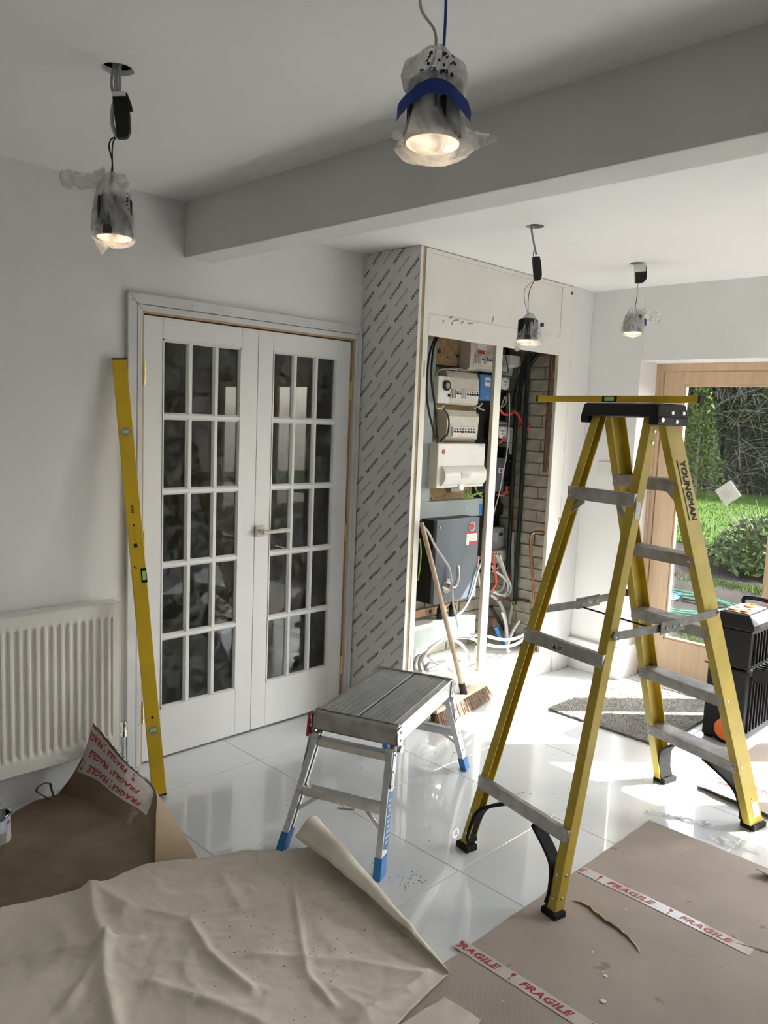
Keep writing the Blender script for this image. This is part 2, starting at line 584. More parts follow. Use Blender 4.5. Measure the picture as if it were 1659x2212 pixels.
M['headwood'] = mat('broom_head_wood', (0.66, 0.50, 0.36), 0.6, var=0.1, vs_=8)
M['bristle'] = mat('bristle', (0.27, 0.17, 0.105), 0.6, var=0.3, vs_=40)
M['canvas'] = mat('canvas', (0.80, 0.72, 0.61), 0.95, var=0.14, vs_=3.2, bump=0.22, bs=520, spot=(0.16, 0.13, 0.10), spot_scale=60, spot_cut=0.775, sheen=0.1, detail=6)
M['card'] = mat('cardboard', (0.42, 0.355, 0.31), 0.85, var=0.10, vs_=4, bump=0.16, wave=('X', 55, 0.6), detail=6, spot=(0.30, 0.25, 0.20), spot_scale=9, spot_cut=0.66)
M['cardpale'] = mat('cardboard_pale', (0.52, 0.39, 0.27), 0.85, var=0.08, vs_=5, bump=0.2, wave=('Y', 60, 0.6))
M['carddark'] = mat('cardboard_stained', (0.235, 0.175, 0.115), 0.9, var=0.25, vs_=5, detail=6, spot=(0.34, 0.30, 0.25), spot_scale=7, spot_cut=0.70)
M['cardedge'] = mat('cardboard_torn', (0.27, 0.19, 0.11), 0.95, var=0.2, vs_=30)
M['fragtape'] = mat('printed_tape', (0.62, 0.57, 0.53), 0.22, var=0.06, vs_=30, coat=0.3)
M['fragred'] = mat('print_red', (0.42, 0.035, 0.05), 0.35)
M['rug'] = mat('rug_pile', (0.30, 0.282, 0.25), 0.98, var=0.22, vs_=14, bump=1.0, bs=260, sheen=0.2, detail=8)
M['orange'] = mat('orange_plastic', (0.80, 0.17, 0.02), 0.42, var=0.06, vs_=12)
M['vial'] = mat('vial_green', (0.50, 0.80, 0.18), 0.1, coat=0.5)
M['label'] = mat('paper_label', (0.76, 0.75, 0.71), 0.6)
M['labelred'] = mat('label_red', (0.48, 0.04, 0.05), 0.5)
M['film'] = mat_film('plastic_bag', solid=0.58)
M['film2'] = mat_film('plastic_bag_dense', solid=0.70)
M['led'] = mat_emit('led_diffuser', (1.0, 0.78, 0.56), 0.95)
M['led'].cycles.emission_sampling = 'NONE'
M['fitting'] = mat('fitting_graphite', (0.05, 0.052, 0.055), 0.5, metal=0.3)
M['grass'] = mat('lawn', (0.044, 0.078, 0.013), 0.9, col2=(0.027, 0.053, 0.008), vs_=1.6, detail=10, bump=0.6, bs=40, spec=0.05)
M['blade'] = mat('grass_blade', (0.050, 0.088, 0.015), 0.85, var=0.35, vs_=3, spec=0.05)
M['patio'] = mat('patio_ground', (0.032, 0.028, 0.0245), 0.9, col2=(0.016, 0.014, 0.012), vs_=2.2, detail=12, bump=0.5, bs=30, spec=0.05)
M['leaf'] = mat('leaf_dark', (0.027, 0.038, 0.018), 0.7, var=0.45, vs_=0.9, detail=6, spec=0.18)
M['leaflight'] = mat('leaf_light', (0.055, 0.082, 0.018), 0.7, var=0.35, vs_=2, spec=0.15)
M['twig'] = mat('twig', (0.13, 0.115, 0.10), 0.8, var=0.25, vs_=3)
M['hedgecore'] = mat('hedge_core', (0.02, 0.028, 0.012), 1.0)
M['hose'] = mat('hose_green', (0.02, 0.10, 0.06), 0.4)
M['hoseblue'] = mat('rope_blue', (0.08, 0.22, 0.45), 0.6)
M['bottle'] = mat_pane('bottle_plastic', (0.86, 0.88, 0.88), 0.05, dust=0.06, dust_col=(0.85, 0.87, 0.9))
M['bottlelabel'] = mat('bottle_label', (0.05, 0.16, 0.48), 0.4, col2=(0.75, 0.8, 0.85), vs_=9)
M['debris'] = mat('grey_scrap', (0.24, 0.24, 0.25), 0.5, var=0.2, vs_=20)

# ------------------------------------------------------------------ the room
HC, HC2, HB = 2.485, 2.4475, 2.2513
XB, XB2 = 1.870, 2.012
XW = 4.573                      # inner face of the window wall
YC = -0.41                      # front of the cupboard wall
XL, YF = -1.7, -5.1             # far ends of the room behind the camera

floor = MB().box(XL - 0.3, 4.95, YF - 0.1, 0.14, -0.08, -0.0022).build('floor', M['grout'], kind='structure', label='white polished porcelain tile floor')
tile_meshes = {}
def tile_mesh(sx, sy):
    k = (round(sx, 3), round(sy, 3))
    if k not in tile_meshes:
        h = 0.0012
        b = 0.0010
        m_ = MB()
        x, y = sx / 2 - h, sy / 2 - h
        m_.add([(-x, -y, -0.006), (x, -y, -0.006), (x, y, -0.006), (-x, y, -0.006), (-x, -y, -b), (x, -y, -b), (x, y, -b), (-x, y, -b),
                (-x + b, -y + b, 0), (x - b, -y + b, 0), (x - b, y - b, 0), (-x + b, y - b, 0)],
               [(0, 1, 5, 4), (1, 2, 6, 5), (2, 3, 7, 6), (3, 0, 4, 7), (4, 5, 9, 8), (5, 6, 10, 9), (6, 7, 11, 10), (7, 4, 8, 11), (8, 9, 10, 11)])
        me = m_.mesh('tile')
        me.materials.append(M['tile'])
        tile_meshes[k] = me
    return tile_meshes[k]
xs = [2.112 + 0.6 * k for k in range(-7, 5)]
xs = [XL] + [x for x in xs if x > XL + 0.05] + []
xs = [x for x in xs if x < 4.85] + [4.85]
ys = [0.0] + [-0.3 - 0.6 * k for k in range(0, 9)]
ys = [y for y in ys if y > YF + 0.05] + [YF]
for a, b in zip(xs[:-1], xs[1:]):
    for c_, d in zip(ys[:-1], ys[1:]):
        if d > YC - 0.001 + 0.12 and a > 2.95:
            continue
        link_mesh('tile', tile_mesh(b - a, c_ - d), floor, ((a + b) / 2, (c_ + d) / 2, 0), (rnd.uniform(-1, 1) * 0.0006, rnd.uniform(-1, 1) * 0.0006, 0))

# door wall
wb = MB()
wb.box(XL, 1.660, 0, 0.12, 0, 2.62).box(2.893, 4.86, 0, 0.12, 0, 2.62).box(1.660, 2.893, 0, 0.12, 2.003, 2.62)
wall_back = wb.build('wall_back', M['wall'], kind='structure', label='white painted wall around the glazed double doors')
# wall with the glazed doors to the garden (opening y -0.766 .. -4.30, z 0 .. 2.006)
WO0, WO1, WH = -0.766, -4.30, 2.006
ww = MB()
ww.box(XW, 4.90, WO0, YC, 0, 2.62)
ww.box(XW, 4.90, WO1, WO0, WH, 2.62)
ww.box(XW, 4.90, YF, WO1, 0, 2.62)
ww.box(4.62, 4.90, YC, 0.12, 0, 2.62)
wall_right = ww.build('wall_right', [M['wall']], kind='structure', label='white wall with deep plastered reveal around the garden doors', bevel=0.004)
# wall_left and wall_front close the room behind the camera
MB().box(XL - 0.15, XL, YF, 0.12, 0, 2.62).build('wall_left', M['wall'], kind='structure', label='plain white wall at the near end of the room')
wf = MB()
wf.box(XL, 4.90, YF - 0.15, YF, 0, 2.62)
wall_front = wf.build('wall_front', M['wall'], kind='structure', label='plain white wall facing the double doors')
# hall behind the double doors
hb = MB()
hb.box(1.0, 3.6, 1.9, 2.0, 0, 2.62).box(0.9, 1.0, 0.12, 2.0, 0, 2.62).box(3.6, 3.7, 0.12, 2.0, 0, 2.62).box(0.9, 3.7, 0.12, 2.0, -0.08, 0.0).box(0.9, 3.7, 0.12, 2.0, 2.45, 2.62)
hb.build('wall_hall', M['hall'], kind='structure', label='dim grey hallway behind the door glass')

def plate_with_holes(x0, x1, y0, y1, z, th, holes, seg=40):
    bm = bmesh.new()
    edges = []
    def loop(pts):
        vs_ = [bm.verts.new((p[0], p[1], z)) for p in pts]
        for a_, b_ in zip(vs_, vs_[1:] + vs_[:1]):
            edges.append(bm.edges.new((a_, b_)))
    loop([(x0, y0), (x1, y0), (x1, y1), (x0, y1)])
    for hx, hy, r in holes:
        loop([(hx + math.cos(2 * PI * k / seg) * r * (1 + 0.02 * math.sin(5 * k)), hy + math.sin(2 * PI * k / seg) * r) for k in range(seg)])
    bmesh.ops.triangle_fill(bm, use_beauty=True, edges=edges)
    geo = bmesh.ops.extrude_face_region(bm, geom=list(bm.faces))
    for v in [g for g in geo['geom'] if isinstance(g, bmesh.types.BMVert)]:
        v.co.z += th
    bmesh.ops.recalc_face_normals(bm, faces=list(bm.faces))
    m_ = MB()
    bm.verts.index_update()
    m_.add([v.co.copy() for v in bm.verts], [[v.index for v in f.verts] for f in bm.faces])
    bm.free()
    return m_
HOLES = [(1.046, -1.042, 0.042), (1.106, -2.134, 0.042), (2.953, -1.064, 0.040), (3.906, -1.051, 0.040)]
ce1 = plate_with_holes(XL, XB, YF, 0.0, HC, 0.016, HOLES[:2]).build('ceiling', M['ceil'], kind='structure', label='near white ceiling on this side of the beam')
ce2 = plate_with_holes(XB2, 4.62, YF, 0.0, HC2, 0.016, HOLES[2:]).build('ceiling', M['ceil'], kind='structure', label='far bright ceiling beyond the beam')
MB().box(XL - 0.15, 4.90, YF - 0.15, 2.0, 2.62, 2.72).build('ceiling_void_slab', M['dark'], kind='structure', label='dark slab added above the ceiling holes to keep sky out')  # slab added above the ceilings to block sky light, dark behind the holes
MB().box(XB, XB2, YF, 0.0, HB, 2.62).build('ceiling_beam', M['beam'], kind='structure', label='grey-white plastered beam crossing the ceiling', bevel=0.004)

# skirting
sk = MB()
sk.box(XL, 1.600, -0.018, 0.0, 0, 0.12)
sk.build('baseboard_back', M['casing'], kind='structure', label='white skirting board under the radiator', bevel=0.004)
sk = MB()
sp_ = [(XW - 0.035, YC - 0.001), (XW - 0.035, WO0 - 0.034), (4.785, WO0 - 0.034), (4.785, WO0 - 0.0005), (XW - 0.0005, WO0 - 0.0005), (XW - 0.0005, YC - 0.001)]
sk.sweep(sp_, (0, 0, 0), (0, 0, 0.20), (1, 0, 0), (0, 1, 0))
sk.build('baseboard_right', M['doorpaint'], kind='structure', label='tall white skirting in the corner by the garden doors', bevel=0.004)
sk = MB()
sk.box(4.36, XW - 0.036, YC - 0.016, YC, 0, 0.145)
sk.build('baseboard_cupboard', M['doorpaint'], kind='structure', label='short white skirting beside the cupboard opening', bevel=0.003)

# door casing and lining
fr = thing('trim_1', 'primed white door casing with mitred corners around pine lining', None, (0, 0, 0), kind='structure')
CO, CI, CT, CTI, CRI, CRO, CYF = 1.600, 1.668, 2.072, 1.999, 2.884, 2.932, -0.022
def casing_prism(poly, name='casing'):
    m_ = MB()
    n = len(poly)
    m_.add([(a_, CYF, b_) for a_, b_ in poly] + [(a_, 0.0, b_) for a_, b_ in poly],
           [tuple(range(n)), tuple(range(2 * n - 1, n - 1, -1))] + [((i + 1) % n, i, n + i, n + (i + 1) % n) for i in range(n)])
    return m_.build(name, M['casing'], fr, bevel=0.0025)
g = 0.0008
s1, s2 = 0.048, 0.052
def band(o0, o1):
    """one mitred ring of the moulding between offsets o0..o1 (0 outer .. 1 inner)"""
    L0, L1 = CO + (CI - CO) * o0, CO + (CI - CO) * o1
    T0, T1 = CT + (CTI - CT) * o0, CT + (CTI - CT) * o1
    R0, R1 = CRO + (CRI - CRO) * o0, CRO + (CRI - CRO) * o1
    casing_prism([(L0, 0), (L1, 0), (L1, T1 - g), (L0, T0 - g)])
    casing_prism([(L0 + g, T0), (L1 + g, T1), (R1 - g, T1), (R0 - g, T0)])
    casing_prism([(R1, 0), (R0, 0), (R0, T0 - g), (R1, T1 - g)])
band(0.0, 0.60)
band(0.63, 0.97)
li = MB()
li.box(1.660, 1.6775, -0.010, 0.12, 0, 1.993).build('lining', M['pine'], fr)
MB().box(2.8755, 2.893, -0.010, 0.12, 0, 1.993).build('lining', M['pine'], fr)
MB().box(1.660, 2.893, -0.010, 0.12, 1.993, 2.003).build('lining', M['pine'], fr)
ns = MB()
for (x, z) in ((1.665, 1.62), (1.62, 2.04), (1.64, 2.03), (1.90, 2.05), (2.10, 2.045), (2.40, 2.04), (2.70, 2.035), (1.66, 0.9), (1.655, 0.2), (2.915, 1.4), (2.915, 0.7), (1.63, 1.2)):
    ns.cyl((x, CYF - 0.0004, z), (x, CYF + 0.002, z), 0.0022, seg=8)
ns.build('nail_hole', M['black'], fr, kind='stuff')

# the two glazed door leaves
LZ0, LZ1 = 0.007, 1.987
def door_leaf(name, label, x0, x1, gx0, gx1, hinge_x, hinge_zs, handle):
    d = thing(name, label, None, (x0, 0, 0), kind='structure')
    ox = x0
    gz0, gz1 = 0.236, 1.896
    k = 0.0007
    def P(nm, a, b, z0_, z1_, y0=0.0, y1=0.040, m_='doorpaint', bev=0.0012):
        return MB().box(a - ox, b - ox, y0, y1, z0_, z1_).build(nm, M[m_], d, bevel=bev)
    P('stile', x0, gx0 - k, LZ0, LZ1)
    P('stile', gx1 + k, x1, LZ0, LZ1)
    P('rail', gx0, gx1, gz1, LZ1)
    P('rail', gx0, gx1, LZ0, gz0)
    # raised bead around the glazed field
    t = 0.012
    def bead(p0, p1, inn):
        pr = [(0, -0.003), (t * 0.5, -0.003), (t, 0.008), (t, 0.02), (0, 0.02)]
        MB().sweep(pr, p0, p1, inn, (0, 1, 0)).build('bead', M['doorpaint'], d)
    bead((gx0 - ox, 0, gz0), (gx0 - ox, 0, gz1), (1, 0, 0))
    bead((gx1 - ox, 0, gz1), (gx1 - ox, 0, gz0), (-1, 0, 0))
    bead((gx1 - ox, 0, gz0), (gx0 - ox, 0, gz0), (0, 0, 1))
    bead((gx0 - ox, 0, gz1), (gx1 - ox, 0, gz1), (0, 0, -1))
    # glazing bars: chamfered section
    hw = 0.0155
    bar = [(-hw, 0.022), (-hw, 0.008), (-hw * 0.45, -0.002), (hw * 0.45, -0.002), (hw, 0.008), (hw, 0.022)]
    cols = [gx0 + (gx1 - gx0) * i / 3 for i in range(4)]
    rows = [gz0 + (gz1 - gz0) * i / 5 for i in range(6)]
    for z in rows[1:-1]:
        MB().sweep(bar, (gx0 - ox, 0, z), (gx1 - ox, 0, z), (0, 0, 1), (0, 1, 0)).build('glazing_bar', M['doorpaint'], d)
    for x in cols[1:-1]:
        for a, b in zip(rows[:-1], rows[1:]):
            MB().sweep(bar, (x - ox, 0.0005, b - 0.010), (x - ox, 0.0005, a + 0.010), (1, 0, 0), (0, 1, 0)).build('glazing_bar', M['doorpaint'], d)
    for i in range(3):
        for j in range(5):
            MB().box(cols[i] + 0.002 - ox, cols[i + 1] - 0.002 - ox, 0.013, 0.017, rows[j] + 0.002, rows[j + 1] - 0.002).build('pane', M['doorglass'], d)
    for zz in hinge_zs:
        h = MB()
        for q in range(5):
            h.cyl((hinge_x - ox, -0.010, zz - 0.05 + q * 0.0202), (hinge_x - ox, -0.010, zz - 0.05 + q * 0.0202 + 0.0192), 0.0062, seg=12)
        h.box(hinge_x - 0.004 - ox, hinge_x + 0.004 - ox, -0.0085, 0.0, zz - 0.05, zz + 0.05)
        h.build('hinge', M['brass'], d, smooth=True)
    if handle:
        hx, hz = 2.300, 1.020
        hd = MB()
        hd.box(hx - ox - 0.027, hx - ox + 0.027, -0.016, -0.001, hz - 0.027, hz + 0.027)
        hd.cyl((hx - ox, -0.014, hz), (hx - ox, -0.052, hz), 0.011, 0.013)
        ho = hd.build('handle', M['masktape'], d, bevel=0.004, label='lever handle wrapped in masking tape')
        MB().tube(smooth_path([(hx - ox - 0.008, -0.05, hz), (hx - ox + 0.03, -0.054, hz), (hx - ox + 0.09, -0.054, hz + 0.001), (hx - ox + 0.145, -0.053, hz + 0.002)], 5),
                  [0.011] * 5 + [0.0095] * 5 + [0.011] * 5 + [0.0112], seg=10).build('lever', M['masktape'], ho, smooth=True)
        MB().box(-0.0, 0.003, 0.008, 0.030, hz - 0.06, hz + 0.06).build('latch_plate', M['brass'], d)
    return d
door_leaf('door_1', 'white fifteen-pane glazed door leaf nearest the radiator', 1.6805, 2.2735, 1.772, 2.180, 1.679, (1.745, 1.017, 0.245), False)
door_leaf('door_2', 'white fifteen-pane glazed door leaf with taped lever handle', 2.2765, 2.8705, 2.364, 2.776, 2.873, (1.730, 0.975, 0.232), True)

# ------------------------------------------------------------------ garden doors (glazed, pine frames)
gf = thing('trim_2', 'pale pine outer frame of the garden doors', None, (4.80, 0, 0), kind='structure')
GX0, GX1 = 0.0, 0.085
MB().box(GX0, GX1, -0.806, WO0, 0, WH).build('jamb', M['pinepale'], gf, bevel=0.002)
MB().box(GX0, GX1, WO1, WO1 + 0.04, 0, WH).build('jamb', M['pinepale'], gf, bevel=0.002)
MB().box(GX0, GX1, WO1 + 0.04, -0.806, 1.958, WH).build('head', M['pinepale'], gf, bevel=0.002)
MB().box(GX0 - 0.01, GX1 + 0.05, WO1 + 0.04, -0.806, 0.0, 0.018).build('threshold', M['pinepale'], gf, bevel=0.002)
MB().box(-0.012, 0.0, -0.782, WO0, 0, WH - 0.01).build('stop_bead', M['pinepale'], gf, bevel=0.002)
def garden_leaf(n, label, ya, yb, ga, gb):
    d = thing('window_%d' % n, label, None, (4.812, ya, 0), kind='structure')
    X0, X1 = 0.0, 0.052
    def P(nm, a, b, z0_, z1_, x0=X0, x1=X1):
        return MB().box(x0, x1, min(a, b) - ya, max(a, b) - ya, z0_, z1_).build(nm, M['pinepale'], d, bevel=0.002)
    gz0, gz1 = 0.262, 1.878
    P('stile', ya, ga, 0.022, 1.952)
    P('stile', gb, yb, 0.022, 1.952)
    P('rail', ga, gb, 0.022, gz0)
    P('rail', ga, gb, gz1, 1.952)
    t = 0.014
    for a, b, z0_, z1_ in ((ga, ga - t, gz0, gz1), (gb, gb + t, gz0, gz1), (ga - t, gb + t, gz0, gz0 + t), (ga - t, gb + t, gz1 - t, gz1)):
        P('glazing_bead', a, b, z0_, z1_, 0.010, 0.042)
    MB().box(0.022, 0.028, gb - ya, ga - ya, gz0 + 0.001, gz1 - 0.001).build('pane', M['winglass'], d)
    return d
g1 = garden_leaf(1, 'pine-framed glazed garden door with a white sticker on the glass', -0.810, -1.638, -0.938, -1.526)
garden_leaf(2, 'pine-framed glazed garden door in the middle, behind the toolbox', -1.644, -2.472, -1.762, -2.354)
garden_leaf(3, 'pine-framed glazed garden door third from the cupboard', -2.478, -3.306, -2.60, -3.184)
garden_leaf(4, 'pine-framed glazed garden door farthest from the cupboard', -3.312, -4.255, -3.434, -4.133)
st = MB()
st.obox((4.829, -1.258, 1.231), (0.0008, 0, 0), Vector((0, -0.066, 0.052)) * 0.66, Vector((0, 0.052, 0.066)) * 0.66)
sticker = tag(st.build('glass_sticker', M['label']), 'small white printed sticker, tilted, on the garden door glass', 'sticker')
sp = MB()
for k in range(5):
    sp.obox((4.8278, -1.258 - 0.012 + k * 0.009, 1.231 - 0.02 + k * 0.008), (0.0002, 0, 0), Vector((0, -0.066, 0.052)) * (0.2 + 0.08 * (k % 3)), Vector((0, 0.052, 0.066)) * 0.012)
sp.build('print', M['midgrey'], sticker)

# ------------------------------------------------------------------ printed wall panel
wp = thing('wall_panel', 'grey film-covered wall panel with repeating printed words beside the double doors', 'panel', (2.938, 0, 0))
PT = HC2 - 0.002
MB().box(0.0, 0.0195, YC, -0.0005, 0.0, PT).build('sheet', [M['panel']], wp)
MB().box(0.0, 0.0195, YC - 0.0015, YC - 0.0001, 0.0, PT).build('edge_strip', M['white'], wp, label='white edge strip')
MB().box(0.020, 0.041, YC + 0.004, -0.0005, 0.0, PT).build('core', M['mdfedge'], wp, label='raw brown core edge')
MB().box(-0.004, -0.0001, -0.010, -0.0005, 0.0, PT).build('sealant_bead', M['casing'], wp)
# words: panel coords h = -y (0..0.41), v = z
ang = math.radians(43.5)
ca, sa = math.cos(ang), math.sin(ang)
bm = bmesh.new()
def stamp(word, h, v, flip, width, height, bold, shear, spacing):
    vv, ff, W_, H_ = text_geo(word, 1.0, bold, shear, spacing)
    kx, ky = width / W_, height / H_
    s = -1 if flip else 1
    vs_ = []
    for a, b in vv:
        a2, b2 = a * kx * s, b * ky * s
        hh, zz = h + a2 * ca - b2 * sa, v + a2 * sa + b2 * ca
        vs_.append(bm.verts.new((-0.0004, -hh, zz)))
    for f in ff:
        try:
            bm.faces.new([vs_[i] for i in f])
        except ValueError:
            pass
line_gap = 0.0825
# anchor: an upright bold word centred at h=0.155, v=2.31
kinds = [('senoson', False, 0.150, 0.113, 0.0165, 0.02, 0.25), ('SENOPLAST', True, 0.176, 0.118, 0.0115, 0.0, 0.25),
         ('senoson', True, 0.150, 0.113, 0.0165, 0.02, 0.25), ('SENOPLAST', False, 0.176, 0.118, 0.0115, 0.0, 0.25)]
phase = [0.0, 0.078, 0.052, 0.02]
for n in range(-8, 44):
    word, flip, step, wid, hgt, bold, shear = kinds[n % 4]
    base_h = 0.155 + n * line_gap
    for k in range(-30, 30):
        t_ = k * step + phase[n % 4] + (n // 4) * 0.031
        h, v = base_h + t_ * ca, 2.31 + t_ * sa
        if -0.06 < h < 0.47 and -0.06 < v < PT + 0.06:
            stamp(word, h, v, flip, wid, hgt, bold, shear, 1.12)
for co, no in (((0, -0.0015, 0), (0, 1, 0)), ((0, YC + 0.0005, 0), (0, -1, 0)), ((0, 0, PT - 0.001), (0, 0, 1)), ((0, 0, 0.001), (0, 0, -1))):
    bmesh.ops.bisect_plane(bm, geom=list(bm.verts) + list(bm.edges) + list(bm.faces), plane_co=co, plane_no=no, clear_outer=True)
me = bpy.data.meshes.new('printed_words')
bm.to_mesh(me)
bm.free()
me.materials.append(M['print'])
link_mesh('printed_words', me, wp)

# ------------------------------------------------------------------ cupboard front
cb = thing('electrical_cupboard', 'open built-in cupboard frame painted cream white, its doors removed', 'cupboard', (2.979, YC, 0))
OX, OY = 2.979, YC
def cup(nm, x0, x1, y0, y1, z0, z1, m_='cup', bev=0.002, label=None):
    return MB().box(x0 - OX, x1 - OX, y0 - OY, y1 - OY, z0, z1).build(nm, M[m_], cb, bevel=bev, label=label)
CT2 = HC2 - 0.003
cup('stile', 2.981, 3.020, YC, YC + 0.045, 0.0, CT2)
cup('stile', 4.217, 4.348, YC, YC + 0.020, 0.0, CT2)
cup('post', 3.590, 3.650, YC, YC + 0.022, 0.152, 2.020)
cup('post_edge', 3.5885, 3.5898, YC + 0.002, YC + 0.022, 0.152, 2.020, 'cupedge', 0)
cup('stile_edge', 4.2155, 4.2169, YC + 0.002, YC + 0.022, 0.152, 2.020, 'cupedge', 0)
cup('top_rail', 3.0205, 4.2165, YC, YC + 0.022, 2.021, 2.128)
cup('top_rail', 3.0205, 4.2165, YC, YC + 0.022, 2.424, CT2)
cup('top_panel', 3.0205, 4.2165, YC + 0.006, YC + 0.020, 2.1285, 2.4235)
cup('base_board', 2.99, 4.24, YC + 0.012, -0.001, 0.138, 0.150)
cup('plinth', 3.0205, 4.2165, YC, YC + 0.018, 0.0, 0.151)
hz = MB()
for z, h in ((1.78, 0.09), (0.36, 0.08)):
    hz.box(4.2145 - OX, 4.2154 - OX, 0.006, 0.019, z - h / 2, z + h / 2)
for x, z, h in ((3.0005, 1.85, 0.08), (3.0005, 0.32, 0.08), (4.335, 1.0, 0.03)):
    hz.box(x - OX - 0.006, x - OX + 0.006, -0.0006, 0.0005, z - h / 2, z + h / 2)
hz.build('hinge_recess', M['cupedge'], cb, kind='stuff')
MB().cyl((4.315 - OX, -0.0008, 2.405), (4.315 - OX, 0.001, 2.405), 0.009, seg=16).build('screw_hole', M['rustpipe'], cb)
scr = MB()
for x, z, a, l in ((3.19, 2.128, 0.3, 0.016), (3.23, 2.117, 0.2, 0.022), (3.28, 2.112, 0.5, 0.012), (3.35, 2.115, 0.1, 0.02), (3.55, 2.16, 1.3, 0.017), (3.13, 2.10, 1.2, 0.008), (3.20, 2.098, 1.4, 0.008), (4.30, 0.44, 1.4, 0.02), (4.29, 0.55, 1.3, 0.012)):
    yy = -0.0006 if z < 2.1285 else 0.0054
    scr.obox((x - OX, yy, z), (math.cos(a) * l, 0, math.sin(a) * l), (0, 0.0004, 0), (-math.sin(a) * 0.004, 0, math.cos(a) * 0.004))
scr.build('paint_chip', M['mdfedge'], cb, kind='stuff')
wc = MB().box(4.349, 4.60, YC, YC + 0.02, 0, 2.46).build('wall_corner', M['wall'], kind='structure', label='narrow white wall strip between cupboard and window wall')

# masonry lining of the cupboard
wcup = MB().box(2.98, 4.26, -0.0008, -0.0001, 0.151, 2.44).box(4.252, 4.262, -0.405, -0.001, 0.151, 2.44).build('wall_cupboard', M['mortar'], kind='structure', label='old painted brick lining of the cupboard')
bcache = {}
def brick(parent, c, sx, sy, sz, seed):
    k = (round(sx, 3), round(sy, 3), seed % 5)
    if k not in bcache:
        r_ = random.Random(seed)
        m_ = MB()
        j = lambda: r_.uniform(-1, 1) * 0.0016
        P = []
        for z in (-1, 1):
            for y in (-1, 1):
                for x in (-1, 1):
                    P.append((x * (sx / 2) + j(), y * (sy / 2) + j(), z * (sz / 2) + j()))
        m_.add(P, [(0, 2, 3, 1), (4, 5, 7, 6), (0, 1, 5, 4), (1, 3, 7, 5), (3, 2, 6, 7), (2, 0, 4, 6)])
        me_ = m_.mesh('brick')
        me_.materials.append(M['brick'])
        bcache[k] = me_
    return link_mesh('brick', bcache[k], parent, c)
nb = 0
for row in range(0, 25):
    z = 0.151 + 0.0375 + row * 0.075
    # side wall, faces -x
    cuts = [-0.404, -0.30, -0.085, -0.004] if row % 2 else [-0.404, -0.193, -0.004]
    for a, b in zip(cuts[:-1], cuts[1:]):
        brick(wcup, (4.2495, (a + b) / 2, z), 0.010, b - a - 0.009, 0.066, nb)
        nb += 1
    # back wall, faces -y: below the boards everywhere, beside the boards only at the far end
    x = 2.985 if row % 2 else 2.985 - 0.11
    while x < 4.24:
        a, b = max(x, 2.985), min(x + 0.216, 4.244)
        if b - a > 0.03 and (z < 0.62 or a > 3.93):
            brick(wcup, ((a + b) / 2, -0.0055, z), b - a - 0.009, 0.010, 0.066, nb)
            nb += 1
        x += 0.222

# ------------------------------------------------------------------ electrics
EL = 'electrical units in the cupboard'
bb = MB().box(3.02, 3.925, -0.022, -0.012, 1.09, 2.10)
bbo = tag(bb.build('backboard', M['chip']), 'brown chipboard backboard behind the fuse boxes', 'board')
kn = MB()
for x, z, r_ in ((3.55, 2.0, 0.013), (3.72, 1.985, 0.012), (3.63, 1.97, 0.005), (3.54, 1.13, 0.005), (3.62, 1.9, 0.004)):
    kn.cyl((x, -0.0225, z), (x, -0.021, z), r_, seg=14)
kn.box(3.5, 3.75, -0.0226, -0.021, 1.905, 1.922)
kn.build('knot_hole', M['dark'], bbo, kind='stuff')
MB().box(3.93, 4.243, -0.0135, -0.011, 0.62, 2.10).build('backboard', M['darkboard'])
tag(bpy.data.objects['backboard.001'], 'near-black board behind the meters at the brick side', 'board')

tk = MB().box(3.345, 3.455, -0.085, -0.0225, 1.122, 2.05)
t1 = tag(tk.build('cable_trunking', M['trunk'], bevel=0.002), 'upright grey-green metal trunking left of the fuse boxes', 'trunking', EL)
MB().cyl((3.43, -0.0855, 1.82), (3.43, -0.089, 1.82), 0.006, seg=12).build('screw', M['steel'], t1)
tk = MB().box(3.27, 3.96, -0.085, -0.0225, 1.012, 1.120)
t2 = tag(tk.build('cable_trunking', M['trunk'], bevel=0.002), 'level grey-green trunking above the dark isolator box', 'trunking', EL)
MB().cyl((3.80, -0.0855, 1.07), (3.80, -0.089, 1.07), 0.006, seg=12).build('screw', M['steel'], t2)
lb = MB().box(3.93, 3.958, -0.0866, -0.0855, 1.02, 1.085)
lb.build('sticker', M['blue'], t2)
tk = MB().box(3.29, 3.865, -0.155, -0.014, 0.272, 0.398)
t3 = tag(tk.build('cable_trunking', M['trunkpale'], bevel=0.003), 'pale green trunking box low down in the cupboard', 'trunking', EL)
MB().box(3.29, 3.50, -0.157, -0.150, 0.385, 0.412).box(3.29, 3.50, -0.157, -0.04, 0.398, 0.401).build('loose_lid', M['white'], t3, bevel=0.001)

def breakers(mb_, bt, root, x0, z0, n, w_, h_, y, dark=(), gaps=()):
    """row of miniature breakers on a fuse box face"""
    for k in range(n):
        if k in gaps:
            MB().box(x0 + k * w_ + 0.001, x0 + (k + 1) * w_ - 0.001, y - 0.008, y, z0, z0 + h_).build('blank', M['midgrey'], root)
            continue
        b_ = MB().box(x0 + k * w_ + 0.001, x0 + (k + 1) * w_ - 0.001, y - 0.012, y, z0, z0 + h_).build('breaker', M['white'], root)
        MB().box(x0 + k * w_ + w_ * 0.3, x0 + (k + 1) * w_ - w_ * 0.3, y - 0.020, y - 0.012, z0 + h_ * 0.42, z0 + h_ * 0.62).cyl((x0 + (k + 0.5) * w_, y - 0.0122, z0 + h_ * 0.8), (x0 + (k + 0.5) * w_, y - 0.0135, z0 + h_ * 0.8), w_ * 0.22, seg=10).build('toggle', M['black'], b_)

